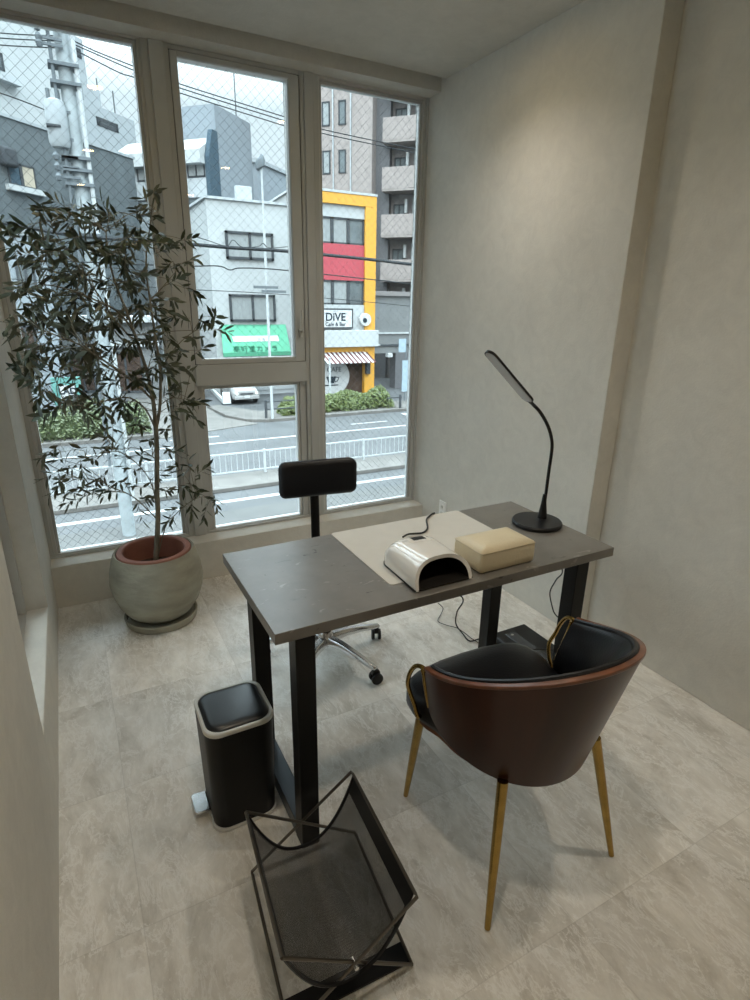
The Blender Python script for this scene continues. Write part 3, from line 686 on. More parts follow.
# ------------------------------------------------------------------ swivel stool chair behind the desk
sc = Vector((.805, 1.925, 0))
t = thing('swivel_chair', sc, 'black swivel chair with small padded backrest, polished base and castors, behind the desk', 'office chair')
feet = [atz(272, 650, .0), atz(376, 641, .0), atz(374, 674, .0)]
a0 = math.degrees(math.atan2(1.952-sc.y, 1.064-sc.x))
RAD = .262
angs = [a0+72*k for k in range(5)]
MB().lathe([(.001, .075), (.030, .075), (.034, .09), (.034, .125), (.026, .14), (.001, .14)], sc, 32).build('hub', 'chrome', t)
for a in angs:
    r = math.radians(a); d = Vector((math.cos(r), math.sin(r), 0)); n_ = Vector((-d.y, d.x, 0))
    rings = []
    for q, (rad, wz, zt, zb) in enumerate([(.020, .024, .122, .085), (.10, .019, .118, .088), (.18, .016, .103, .080), (RAD-.012, .014, .086, .068), (RAD+.012, .012, .080, .068)]):
        rings.append([sc+d*rad+n_*wz*.95+Vector((0, 0, zb)), sc+d*rad+n_*wz+Vector((0, 0, (zb+zt)/2)), sc+d*rad+n_*wz*.6+Vector((0, 0, zt)), sc+d*rad-n_*wz*.6+Vector((0, 0, zt)), sc+d*rad-n_*wz+Vector((0, 0, (zb+zt)/2)), sc+d*rad-n_*wz*.95+Vector((0, 0, zb))])
    MB().loft(rings).build('base_arm', 'chrome', t, bevel=.003)
    c = sc+d*RAD; wr = math.radians(a+62); wd = Vector((math.cos(wr), math.sin(wr), 0)); wn_ = Vector((-wd.y, wd.x, 0))
    cm = MB(); cm.tube([c+Vector((0, 0, .070)), c+Vector((0, 0, .045))], .008, 10)
    cm.tube([c-wn_*.010+wd*.008+Vector((0, 0, .047)), c+wn_*.010+wd*.008+Vector((0, 0, .047))], .017, 14)
    cs = cm.build('castor', 'blackplastic', t, bevel=.002)
    for sg in (-1, 1):
        MB().tube([c+wn_*sg*.008+wd*.010+Vector((0, 0, .0245)), c+wn_*sg*.021+wd*.010+Vector((0, 0, .0245))], .0245, 20).build('wheel', 'blackplastic', cs, bevel=.003)
MB().tube([sc+Vector((0, 0, .13)), sc+Vector((0, 0, .25))], .025, 20).build('column_sleeve', 'blackplastic', t)
MB().tube([sc+Vector((0, 0, .24)), sc+Vector((0, 0, .41))], .014, 20).build('gas_lift', 'chrome', t)
MB().box(sc.x-.07, sc.x+.07, sc.y-.07, sc.y+.09, .405, .425).build('seat_plate', 'blackmetal', t, bevel=.004)
MB().lathe([(.001, .425), (.150, .425), (.175, .435), (.185, .455), (.180, .478), (.160, .492), (.001, .498)], sc, 48).build('seat', 'vinyl', t)
bc = aty(315.5, 477, 2.15)
bp0 = aty(318, 505, 2.165); 
post = [Vector((sc.x+.02, sc.y+.07, .410)), Vector((bc.x+.006, 2.13, .412)), Vector((bc.x+.006, 2.172, .44)), Vector((bc.x+.006, 2.178, .56)), Vector((bc.x+.004, 2.178, .72))]
MB().tube(smoothpath(post, 6), [.021]*(6*4+1), 12, flat=.4).build('back_post', 'blackmetal', t)
bk = MB(); rings = []
def backpad(u_, v_): pass
W2, H2 = .168, .078
NN = 15
for s_, ins, off in ((0, .020, 0), (1, .006, .008), (2, 0, .018), (3, 0, .030), (4, .006, .040), (5, .020, .047)):
    ring = []
    for x, z in rrect(-W2+ins, W2-ins, -H2+ins, H2-ins, .030-ins*.3, 6):
        ring.append((bc.x+x*.985, 2.118+off-.9*x*x-.13*x, bc.z+z+.004))
    rings.append(ring)
bk.loft(rings)
bo = bk.build('backrest', 'vinyl', t, smooth=60)

# ------------------------------------------------------------------ brown tub chair
CX = .925; PH = 98
def shell_pt(tt, v, infl=0., dz=0.):
    p = math.radians(PH)*tt
    c = max(0., math.cos(p*90/PH))
    a, b_, cy, z0, z1, a2, b2, cy2, zb0, zb1 = .262, .30, .93, .61, .13, .225, .235, .96, .45, -.09
    top = Vector((CX+(a-infl)*math.sin(p), cy-(b_-infl)*math.cos(p), z0+z1*c**1.3+dz))
    bot = Vector((CX+(a2-infl)*math.sin(p), cy2-(b2-infl)*math.cos(p), zb0+zb1*c**.8))
    return top*(1-v)+bot*v
t = thing('tub_chair', (CX, .93, 0), 'brown wooden tub chair with black padding and slim brass legs, in front of the desk', 'armchair')
def slab(f_out, f_in, nu, nv):
    m_ = MB(); m_.grid(f_out, nu, nv); k = len(m_.v); m_.grid(f_in, nu, nv)
    for i in range(nu-1):
        for j in (0, nv-1): a = i*nv+j; m_.f.append((a, a+nv, k+a+nv, k+a))
    for j in range(nv-1):
        for i in (0, nu-1): a = i*nv+j; m_.f.append((a, a+1, k+a+1, k+a))
    return m_
slab(lambda u_, v_: shell_pt(-1+2*u_, v_), lambda u_, v_: shell_pt(-1+2*u_, v_, .011), 61, 14).build('shell', 'wood', t, smooth=40)
# rim edge strip
rim = MB(); rings = []
for i in range(61):
    tt = -1+2*i/60; P0 = shell_pt(tt, 0); P1 = shell_pt(tt, 0, .013)
    n_ = (P0-P1).normalized()
    rings.append([P0+n_*.0012+Vector((0, 0, -.006)), P0+n_*.0012+Vector((0, 0, .003)), P1+Vector((0, 0, .003)), P1+Vector((0, 0, -.006))])
rim.loft(rings); rim.build('rim', 'woodedge', t, bevel=.0015)
# padded lining
def lin(u_, v_, k): return shell_pt(-.985+1.97*u_, .01+.93*v_, k+ (.016*math.sin(PI*min(1, max(0, v_)))**.5 if k > .02 else 0))
slab(lambda u_, v_: lin(u_, v_, .0125), lambda u_, v_: lin(u_, v_, .028), 49, 12).build('back_padding', 'vinyl', t, smooth=60)
pp = [shell_pt(-.985+1.97*i/60, 0, .020)+Vector((0, 0, .000)) for i in range(61)]
MB().tube(pp, .0075, 8).build('piping', 'vinyl', t)
# seat cushion: D-shape reaching out between the arms
def seat_outline(s):
    out = []
    for k in range(41):
        p = math.radians(-90+180*k/40)
        out.append((CX+.205*s*math.sin(p), .95-.200*s*math.cos(p)))
    for x, y in ((.208, .985), (.222, 1.03), (.226, 1.07), (.220, 1.110), (.200, 1.140), (.160, 1.160), (.08, 1.172), (0, 1.175), (-.08, 1.172), (-.160, 1.160), (-.200, 1.140), (-.220, 1.110), (-.226, 1.07), (-.222, 1.03), (-.208, .985)):
        out.append((CX+x*s, .95+(y-.95)*s))
    return out
rings = []
for s, z in ((.93, .380), (.985, .386), (1.0, .40), (1.0, .425), (.985, .443), (.94, .456), (.84, .467), (.6, .477), (.3, .482), (.02, .484)):
    rings.append([(x, y, z) for x, y in seat_outline(s)])
MB().loft(rings).build('seat_cushion', 'vinyl', t, smooth=60)
rings = [[(x, y, z) for x, y in seat_outline(s)] for s, z in ((.90, .360), (.93, .362), (.93, .380))]
MB().loft(rings).build('seat_base', 'woodedge', t)
for (x0, y0, z0, x1, y1) in ((.772, .775, .385, .716, .714), (1.082, .775, .385, 1.150, .711), (.722, 1.055, .40, .742, 1.149), (1.128, 1.055, .40, 1.148, 1.149)):
    P0, P1 = Vector((x0, y0, z0)), Vector((x1, y1, .002))
    MB().tube([P0, P0.lerp(P1, .5), P1], [.0135, .0115, .0075], 16).build('leg', 'brass', t)
    fp = P1.copy(); 
# brass loops at the arm ends
for sg in (-1, 1):
    for off in (0,):
        A = shell_pt(sg, .0); B = shell_pt(sg, .92)
        pts = [A+Vector((-sg*.010, -.014, -.014)), A+Vector((-sg*.004, .016, -.010)), A+Vector((0, .040, -.022)), A+Vector((sg*.002, .060, -.054)), A+Vector((0, .072, -.092)), A+Vector((-sg*.012, .080, -.130)), A+Vector((-sg*.02, .066, -.165)), A+Vector((-sg*.024, .052, -.195)), Vector((CX+sg*.206, 1.050, .398))]
        MB().tube(smoothpath(pts, 6), .0058, 12).build('arm_loop', 'brass', t)
        MB().tube(smoothpath([A+Vector((-sg*.012, .002, -.008)), A+Vector((-sg*.006, .014, -.018)), A.lerp(B, .2)+Vector((-sg*.002, .010, 0)), A.lerp(B, .55)+Vector((-sg*.002, .008, 0)), B+Vector((-sg*.004, .006, 0))], 6), .0055, 12).build('arm_rod', 'brass', t)

# ------------------------------------------------------------------ pedal bin
bx0, bx1, by0, by1, bh = .184, .378, 1.270, 1.466, .350
t = thing('pedal_bin', ((bx0+bx1)/2, (by0+by1)/2, 0), 'small black pedal bin with silver-rimmed lid, on the floor at the desk left end', 'trash bin')
rings = [[(x, y, z) for x, y in rrect(bx0+i_, bx1-i_, by0+i_, by1-i_, .040, 8)] for z, i_ in ((.012, .006), (.10, .004), (bh-.012, .0))]
MB().loft(rings).build('body', 'blackmetal', t)
MB().loft([[(x, y, z) for x, y in rrect(bx0+i_, bx1-i_, by0+i_, by1-i_, .040, 8)] for z, i_ in ((0, .006), (.004, .001), (.012, .002))]).build('base_ring', 'silver', t)
MB().loft([[(x, y, z) for x, y in rrect(bx0+i_, bx1-i_, by0+i_, by1-i_, .042, 8)] for z, i_ in ((bh-.012, -.001), (bh-.003, -.0015), (bh, .001), (bh, .0075), (bh-.003, .009), (bh-.012, .009))]).build('lid_rim', 'silver', t)
MB().loft([[(x, y, z) for x, y in rrect(bx0+i_, bx1-i_, by0+i_, by1-i_, .034, 8)] for z, i_ in ((bh-.012, .0095), (bh-.002, .0105), (bh+.003, .014), (bh+.005, .022), (bh+.006, .034))]).build('lid', mat('bin_lid_plastic', (.012, .014, .016), .30, spec=.6), t, smooth=60)
pd = MB(); pd.loft([[(x, y, z) for x, y in ((bx0-.034, 1.352), (bx0-.040, 1.36), (bx0-.040, 1.425), (bx0-.034, 1.433), (bx0+.006, 1.43), (bx0+.006, 1.355))] for z in (.014, .024)])
pd.build('pedal', 'chrome', t, bevel=.003)

# ------------------------------------------------------------------ magazine rack
t = thing('magazine_rack', (.38, .90, 0), 'black mesh sling magazine rack on crossed wire legs, standing on the floor', 'magazine rack')
ZT = .285
Lb, Lf = Vector((.243, 1.108, .008)), Vector((.212, .742, .008))
Rb, Rf = Vector((.541, 1.098, .008)), Vector((.507, .727, .008))
TLb, TLf = atz(246, 812, ZT), atz(282, 958, ZT)
TRb, TRf = atz(353, 774, ZT), atz(415, 893, ZT)
wr = .0040
MB().tube([Lb, Lf, ], wr, 8).build('floor_bar', 'wire', t); MB().tube([Rb, Rf], wr, 8).build('floor_bar', 'wire', t)
MB().tube([TLb, TLf], wr, 8).build('top_bar', 'wire', t); MB().tube([TRb, TRf], wr, 8).build('top_bar', 'wire', t)
for a, b_ in ((TLb, Rb), (TLf, Rf)):
    MB().tube([a, b_+Vector((0, 0, 0))], wr, 8).build('cross_wire', 'wire', t)
off = Vector((0, -.008, 0))
for a, b_, o_ in ((TRb, Lb, Vector((0, .009, 0))), (TRf, Lf, Vector((0, -.009, 0)))):
    MB().tube([a, a+o_, b_+o_, b_], wr, 8).build('cross_wire', 'wire', t)
for a, b_, cc, dd in ((TLf, Rf, TRf, Lf),):
    mid = (a+b_)/2
    MB().tube([mid+Vector((0, .008, 0)), mid+Vector((0, -.016, 0))], .005, 10).build('pivot_rivet', 'chrome', t)
fb = MB(); fy0, fy1 = .745, .792
fb.prism([(Lf.x+.004, fy0+.004), (Rf.x-.002, fy0-.010), (Rf.x+.001, fy1-.010), (Lf.x+.008, fy1+.004)], .003, .009); fb.build('foot_plate', 'blackmetal', t)
# sling
def sling(u_, v_):
    # u 0..1 left to right, v 0 back..1 front
    L_ = TLb.lerp(TLf, .02+.96*v_); R_ = TRb.lerp(TRf, .02+.96*v_)
    p = L_.lerp(R_, u_)
    depth = .172*(1-abs(2*u_-1)**2.4)
    # belly is narrower than the top
    return p+Vector((0, 0, -depth))
NU, NV = 41, 25
sm = MB().grid(sling, NU, NV)
so = sm.build('mesh_sling', 'fabric', t, fix=False, smooth=80)
uvl = so.data.uv_layers.new(name='UVMap')
arc = [0.]
for i in range(1, NU): arc.append(arc[-1]+(sling(i/(NU-1), .5)-sling((i-1)/(NU-1), .5)).length)
for poly in so.data.polygons:
    for li in poly.loop_indices:
        vi = so.data.loops[li].vertex_index; uvl.data[li].uv = (arc[vi//NV], (vi % NV)/(NV-1)*.37)
for v_ in (0, 1):
    MB().tube([sling(i/30, v_) for i in range(31)], .0050, 6, flat=.8).build('sling_hem', 'blackplastic', t)
for u0, u1 in ((0, .03), (.945, 1)):
    def hemf(a, b_, u0=u0, u1=u1):
        return sling(u0+(u1-u0)*a, .0+1.0*b_)+Vector((0, 0, .0015))
    slab(lambda a, b_: sling(u0+(u1-u0)*a, b_)+Vector((.0015 if u0 else -.0015, 0, .001)), lambda a, b_: sling(u0+(u1-u0)*a, b_)-Vector((.0015 if u0 else -.0015, 0, .001)), 5, 12).build('sling_sleeve', 'blackplastic', t)

# ------------------------------------------------------------------ planter, saucer, olive tree
PC = Vector((.232, 2.590, 0))
o = MB().lathe([(.001, 0), (.152, 0), (.160, .004), (.167, .034), (.165, .040), (.157, .038), (.152, .016), (.001, .014)], PC, 64).build('plant_saucer', 'planter', origin=PC)
tag(o, 'round dark grey saucer on the floor under the concrete planter', 'saucer')
prof = [(.001, .0152), (.085, .0152), (.108, .026), (.146, .056), (.180, .108), (.200, .165), (.207, .218), (.202, .270), (.190, .320), (.179, .352), (.173, .360), (.167, .357), (.170, .345), (.180, .31), (.192, .26), (.196, .215), (.168, .12), (.12, .06), (.001, .04)]
o = MB().lathe(prof, PC, 72).build('planter', 'planter', origin=PC); tag(o, 'round-bellied olive grey concrete planter standing on its saucer by the window', 'planter')
t = thing('olive_tree', (PC.x, PC.y, .05), 'slender olive tree with narrow dark leaves in a terracotta pot inside the planter', 'potted tree')
MB().lathe([(.001, .075), (.10, .075), (.135, .15), (.150, .30), (.162, .338), (.164, .356), (.160, .362), (.140, .364), (.134, .358), (.132, .32), (.125, .25), (.001, .24)], PC, 64).build('inner_pot', 'terracotta', t)
MB().lathe([(.001, .275), (.06, .272), (.1285, .262), (.1285, .25), (.001, .25)], PC, 48).build('soil', 'soil', t)
def yw(u, v, y):
    """point seen at a pixel at depth y, pulled nearer if it would pass through the left wall"""
    p = aty(u, v, y)
    while p.x < XL+.05 and y > 1.2: y -= .05; p = aty(u, v, y)
    return p
skeleton = [
 [(PC.x-.005, PC.y, .26)], ]
def P3(l): return [yw(*q) for q in l]
base = Vector((PC.x-.004, PC.y, .26))
trunk = [base]+P3([(158, 520, 2.59), (157, 490, 2.58), (157, 460, 2.57), (156, 430, 2.56), (153, 400, 2.54), (147, 372, 2.51), (138, 345, 2.48), (128, 315, 2.46), (116, 285, 2.44), (108, 255, 2.42), (106, 232, 2.42)])
rad_t = [.0125, .0115, .0110, .0105, .0098, .0085, .0072, .006, .005, .0042, .003, .002]
bA = [trunk[4]]+P3([(160, 405, 2.60), (160, 370, 2.63), (155, 335, 2.64), (150, 300, 2.64), (146, 262, 2.62), (150, 225, 2.60), (153, 200, 2.60)])
bB = [trunk[5]]+P3([(137, 385, 2.46), (120, 372, 2.38), (100, 358, 2.3), (80, 345, 2.2), (55, 335, 2.1), (38, 328, 2.05)])
bC = [trunk[6]]+P3([(135, 335, 2.45), (118, 312, 2.4), (95, 300, 2.33), (70, 290, 2.25), (45, 285, 2.15), (25, 290, 2.05)])
bD = [trunk[4]]+P3([(146, 410, 2.52), (130, 398, 2.45), (110, 400, 2.38), (85, 405, 2.3), (60, 405, 2.2)])
bE = [trunk[1]]+P3([(146, 508, 2.52), (132, 496, 2.48), (112, 487, 2.44), (95, 480, 2.38), (70, 480, 2.3)])
bF = [trunk[0]]+P3([(165, 528, 2.60), (176, 514, 2.62), (190, 502, 2.64), (203, 497, 2.66), (213, 503, 2.68)])
bG = [bA[2]]+P3([(172, 352, 2.66), (185, 338, 2.68), (200, 328, 2.70), (216, 318, 2.70)])
bH = [bA[4]]+P3([(160, 290, 2.66), (172, 276, 2.68), (184, 262, 2.68)])
bI = [trunk[7]]+P3([(115, 320, 2.46), (95, 290, 2.40), (75, 262, 2.34), (60, 240, 2.3), (50, 222, 2.26)])
bJ = [trunk[3]]+P3([(150, 455, 2.54), (136, 448, 2.50), (118, 450, 2.46), (100, 456, 2.4)])
bK = [bA[1]]+P3([(172, 398, 2.64), (184, 400, 2.66), (192, 408, 2.68)])
bL = [trunk[1]]+P3([(150, 480, 2.56), (120, 452, 2.45), (85, 458, 2.35), (55, 458, 2.28), (38, 458, 2.24)])
wood = MB()
wood.tube(smoothpath(trunk, 4), [rad_t[min(i//4, 11)]*(1-(i % 4)/4)+rad_t[min(i//4+1, 11)]*((i % 4)/4) for i in range(4*11+1)], 9)
nodes = []
for p in trunk[4:]: nodes.append(p)
for br, r0 in ((bA, .0075), (bB, .005), (bC, .005), (bD, .0045), (bE, .0032), (bF, .003), (bG, .003), (bH, .003), (bI, .004), (bJ, .0028), (bK, .0025), (bL, .0028)):
    sp = smoothpath(br, 4); N = len(sp)
    wood.tube(sp, [r0*(1-.8*i/(N-1)) for i in range(N)], 7)
    nodes += [q for q in sp[3:]]
# clusters of leaves where the photograph has them (pixel, depth offset)
cl = [(50,215),(62,205),(70,222),(85,215),(108,212),(98,225),(118,222),(128,232),(145,215),(155,192),(150,205),(160,235),(165,250),(140,240),(185,262),(175,280),(190,290),(185,240),(168,265),
 (215,318),(203,322),(193,338),(222,330),(200,350),(172,300),(178,318),(160,320),(28,228),(8,230),(22,252),(35,262),(48,258),(60,250),(40,240),(75,245),(90,245),(100,250),(112,255),(125,262),(120,245),
 (18,288),(30,290),(45,298),(30,310),(58,282),(70,270),(82,275),(92,268),(102,282),(115,285),(130,285),(140,275),(60,305),(75,300),(88,300),(100,305),(8,330),(20,335),(3,322),(35,325),(50,322),(62,325),(75,328),(88,322),
 (100,328),(112,322),(125,315),(138,305),(150,300),(45,345),(32,352),(28,370),(58,352),(70,350),(82,352),(95,350),(108,352),(120,345),(132,342),(145,340),(155,350),(160,335),(30,380),(20,372),(60,372),(72,375),(85,368),(95,372),(108,370),
 (48,398),(60,405),(72,402),(84,410),(95,402),(105,412),(120,402),(130,412),(118,385),(135,380),(150,372),(162,372),(170,365),(180,350),(188,370),(178,385),(165,395),(185,405),(190,415),(192,400),(172,412),(140,425),(128,428),(150,440),(160,445),
 (108,440),(98,448),(92,458),(115,455),(104,432),(125,452),(50,452),(60,460),(68,468),(42,460),(72,450),(82,470),(60,480),(45,478),(55,490),(70,492),(85,488),(95,495),(108,490),(118,482),(75,500),(100,478),
 (130,468),(142,455),(135,485),(165,430),(172,452),(180,470),(188,462),(195,478),(203,470),(185,488),(198,490),(208,498),(216,503),(205,512),(192,508),(140,512),(170,520),(180,508),(148,498),(168,490),(160,475)]
dense = [(u_+random.uniform(-9, 9), v_+random.uniform(-9, 9)) for (u_, v_) in cl if 25 < u_ < 165 and 205 < v_ < 415]
leaf = MB(); LV = leaf.v; LF = leaf.f
def add_leaf(base_, d, nrm, L_, W_):
    d = d.normalized(); sd = d.cross(nrm)
    if sd.length < 1e-4: return
    sd.normalize(); up = sd.cross(d)
    b = len(LV); c = random.uniform(-.12, .22)*L_
    def pt(f, w, dz): return base_+d*(L_*f)+sd*w+up*(dz-c*f*f)
    LV.extend([pt(0, 0, 0), pt(.30, -W_*.85, .0015), pt(.30, 0, 0), pt(.30, W_*.85, .0015), pt(.66, -W_*.9, .0015), pt(.66, 0, 0), pt(.66, W_*.9, .0015), pt(1, 0, 0)])
    LF.extend([(b, b+2, b+1), (b, b+3, b+2), (b+1, b+2, b+5, b+4), (b+2, b+3, b+6, b+5), (b+4, b+5, b+7), (b+5, b+6, b+7)])
def ok(p): return p.x > XL+.035 and p.y < 2.985 and not (p.y > 2.87 and p.z < .25)
def rdir():
    while True:
        v_ = Vector((random.uniform(-1, 1), random.uniform(-1, 1), random.uniform(-1, 1)))
        if .1 < v_.length < 1: return v_.normalized()
for ci, (u_, v_) in enumerate(cl+dense):
    yy = 2.55+random.uniform(-.26, .24)
    if u_ < 120: yy -= (120-u_)*.0035
    if v_ > 420: yy = 2.5+random.uniform(-.15, .2)
    p = yw(u_, v_, yy)
    # nearest branch node, preferring ones below
    best = min(nodes, key=lambda q: (q-p).length+max(0, q.z-p.z)*1.2)
    mid = best.lerp(p, .5)+rdir()*.02+Vector((0, 0, .015))
    pth = smoothpath([best, mid, p], 4)
    wood.tube(pth, [.0018-.001*i/(len(pth)-1) for i in range(len(pth))], 5)
    ax_ = (p-pth[-3]).normalized(); ax_ = (ax_+rdir()*.55+Vector((0, 0, .15))).normalized()
    tl = random.uniform(.05, .09)
    tip = p+ax_*tl*.5; st = p-ax_*tl*.6
    wood.tube([st, tip], [.001, .0006], 4)
    nl_ = random.randint(8, 12) if v_ < 420 else random.randint(6, 9)
    for k in range(nl_):
        f = k/(nl_-1); bp_ = st.lerp(tip, f); a = k*2.1+random.uniform(-.4, .4)
        x_ = ax_.orthogonal().normalized(); y_ = ax_.cross(x_)
        rd = x_*math.cos(a)+y_*math.sin(a)
        d = (ax_*(.35+.7*f)+rd*(1.0-.35*f)+Vector((0, 0, -.42))).normalized()
        L_ = random.uniform(.038, .068)*(1 if v_ < 420 else .92)
        if not ok(bp_+d*L_) or not ok(bp_): continue
        nrm = (ax_*1.0+rdir()*.5)
        add_leaf(bp_, d, nrm, L_, random.uniform(.0053, .0086)*(1 if v_ < 420 else .92))
wood.build('trunk', 'bark', t, fix=False, smooth=60)
leaf.build('foliage', 'leaf', t, fix=False, smooth=80)
# ------------------------------------------------------------------ outside
G = -4.55
AV = Vector((.7314, .6820, 0)); BV = Vector((-.6820, .7314, 0))   # the skewed street grid beyond the crossing
XV = Vector((1, 0, 0))
struct(MB().box(-70, 90, 3.4, 140, G-.3, G), 'ground', 'asphalt', smooth=0)
struct(MB().box(-70, 90, 3.4, 16.2, G, G+.02), 'near_pavement', 'asphalt2', smooth=0)
struct(MB().box(-70, 90, 18.0, 19.55, G, G+.14), 'median_kerb', 'pavement', smooth=0, bevel=.02)
kb = MB(); kb.prism([(8.9, 28.6), (60, 28.6), (60, 31.2), (9.2, 31.2), (7.6, 34), (6.9, 34), (7.2, 30.6), (7.9, 29.1)], G, G+.15)
struct(kb, 'far_kerb', 'pavement', smooth=0)
struct(MB().box(-40, 3.2, 27.2, 30, G, G+.15), 'left_kerb', 'pavement', smooth=0)
struct(MB().prism([(3.3, 26.9), (8.3, 28.4), (7.0, 31), (6.7, 60), (2.6, 60)], G, G+.03), 'driveway', 'pavement', smooth=0)
rl = MB(); rl.box(-60, 80, 16.95, 17.17, G+.0, G+.012); rl.box(-60, 80, 24.88, 25.05, G+.0, G+.012)
for x in (3.6, 12.6): rl.box(x, x+2.2, 26.3, 26.42, G, G+.012)
rl.box(16.6, 20, 27.0, 28.0, G, G+.012)
struct(rl, 'road_marking', 'paint', smooth=0)

# roadside railing, panel by panel
rx0 = -6.2
def rail_panel():
    t = thing('guard_rail', (rx0, 19.3, G+.14), 'white picket guard rail panel along the median kerb of the street below', 'guard rail', 'white guard rail panels along the street')
    zz = G+.14
    MB().box(rx0-.04, rx0+.04, 19.26, 19.34, zz, zz+.86).build('post', 'railw', t)
    MB().box(rx0+.04, rx0+1.955, 19.275, 19.325, zz+.78, zz+.83).build('top_rail', 'railw', t)
    MB().box(rx0+.04, rx0+1.955, 19.28, 19.32, zz+.12, zz+.16).build('bottom_rail', 'railw', t)
    p0 = None
    for k in range(1, 10):
        if p0 is None: p0 = MB().box(rx0+.19, rx0+.21, 19.29, 19.31, zz+.16, zz+.78).build('picket', 'railw', t)
        else: c = p0.copy(); COL.objects.link(c); c.parent = t; c.location = ((k-1)*.2, 0, 0)
    return t
r0_ = rail_panel()
for k in range(1, 12):
    c = copy_tree(r0_); c.location = (rx0+2.0*k, 19.3, G+.14)

# ------ helpers for facades
def window_on(parent, P, d, s0, s1, z0, z1, glassm='win', n=2, fr=.07, proud=.05, frame='wframe'):
    """window in the upright plane through P along d, standing proud on the viewer's side"""
    n_ = Vector((d[1], -d[0], 0))
    if n_.dot(Vector((P[0], P[1], 0))) > 0: n_ = -n_      # towards the viewer
    sgn = 1 if n_.dot(Vector((-d[1], d[0], 0))) > 0 else -1
    if s0 > s1: s0, s1 = s1, s0
    if z0 > z1: z0, z1 = z1, z0
    def t_(a, b_): return (min(a*sgn, b_*sgn), max(a*sgn, b_*sgn))
    m_ = MB(); lo, hi = t_(0, proud)
    m_.obox(P, d, s0, s0+fr, lo, hi, z0, z1); m_.obox(P, d, s1-fr, s1, lo, hi, z0, z1)
    m_.obox(P, d, s0, s1, lo, hi, z0, z0+fr); m_.obox(P, d, s0, s1, lo, hi, z1-fr, z1)
    for k in range(1, n):
        c = s0+(s1-s0)*k/n; m_.obox(P, d, c-fr*.5, c+fr*.5, lo, hi, z0, z1)
    w = m_.build('window', frame, parent)
    lo, hi = t_(0, proud*.4)
    MB().obox(P, d, s0+fr*.5, s1-fr*.5, lo, hi, z0+fr*.5, z1-fr*.5).build('pane', glassm, w)
    return w
def pxwin(parent, P, d, u0, v0, u1, v1, **k):
    s0, z0 = hit(u0, v0, P, d); s1, z1 = hit(u1, v1, P, d)
    return window_on(parent, P, d, s0, s1, z0, z1, **k)

# ------ the cafe
CYF = 31.5
def cx_(u, v=300): return aty(u, v, CYF).x
def cz_(v, u=368): return aty(u, v, CYF).z
xl, xr = cx_(317, 300), aty(375, 250, CYF).x
t = thing('cafe_building', ((xl+xr)/2, CYF+4, G), 'three-storey cafe with orange frame, red band and striped awning across the street', 'building')
MB().box(xl, xr-.12, CYF+.3, CYF+3, G, cz_(197, 374)-.2).build('walls', 'bwhite', t)
zt = cz_(197, 374); zb_ = cz_(208, 374); px0 = aty(364, 280, CYF).x
fr_ = MB(); fr_.box(xl, xr, CYF-.15, CYF+.35, zb_, zt); fr_.box(px0, xr, CYF-.15, CYF+.35, G, zb_)
z350, z346 = cz_(351.5, 370), cz_(346, 370)
fr_.box(xl, px0, CYF-.1, CYF+.35, z350, z346)
fr_.build('orange_frame', 'orange', t, bevel=.02)
MB().box(xl-.02, xr+.03, CYF-.18, CYF+3, zt, zt+.12).build('roof_cap', 'bwhite', t)
MB().box(xl, px0, CYF, CYF+.3, cz_(219.5, 364), zb_).build('upper_panel', 'bwhite', t)
za, zb2 = cz_(245.5, 364), cz_(219.5, 364)
zc_, zd = cz_(281, 364), cz_(245.5, 364)
MB().box(xl, px0, CYF, CYF+.3, zc_, zd).build('red_band', 'red', t)
ze = cz_(305, 364)
for (lo, hi) in ((za, zb2), (ze, zc_)):
    xs = [xl, cx_(319, 250), cx_(332.5, 250), cx_(348.5, 250), px0]
    for k, gm in enumerate(('wincurt', 'wincurt', 'wincurt', 'win')):
        window_on(t, (0, CYF+.12, 0), XV, xs[k], xs[k+1], lo, hi, glassm=gm, n=1, fr=.09, proud=.1)
zf = cz_(330, 366)
MB().box(xl, px0+.02, CYF-.05, CYF+.3, zf, ze).build('sign_wall', 'bwhite', t)
MB().box(xl, xr+.1, CYF-.45, CYF+.3, z346, zf).build('canopy_fascia', 'bwhite', t, bevel=.02)
# sign
sx1, sz0, sz1 = cx_(351.5, 318), cz_(328.5, 350), cz_(308.5, 350); sx0 = xl+.03
MB().box(sx0, sx1, CYF-.22, CYF-.05, sz0, sz1).build('sign_board', 'wframe', t)
MB().box(sx0+.09, sx1-.09, CYF-.24, CYF-.21, sz0+.09, sz1-.09).build('sign_face', 'sign_white', t)
xc = cx_(333.5, 318); hgt = sz1-sz0
text_obj('sign_lettering', 'DiVE', .62, 'text', t, (xc+.02, CYF-.25, sz0+hgt*.40), (1, 0, 0), (0, 0, 1), .005, bold=.012)
text_obj('sign_lettering', 'Cafe & Bar', .29, 'text', t, (xc+.02, CYF-.25, sz0+hgt*.14), (1, 0, 0), (0, 0, 1), .005, bold=.004)
text_obj('sign_lettering', '• • • •', .13, 'text', t, (xc, CYF-.25, sz0+hgt*.82), (1, 0, 0), (0, 0, 1), .005)
# round ornament on the pillar
oc = aty(365.5, 319.5, CYF-.3)
m_ = MB(); m_.tube([(oc.x, CYF-.34, oc.z), (oc.x, CYF-.15, oc.z)], .36, 24); m_.build('round_emblem', 'sign_white', t)
MB().tube([(oc.x-.06, CYF-.36, oc.z-.05), (oc.x-.06, CYF-.34, oc.z-.05)], .14, 12).build('emblem_mark', 'text', t)
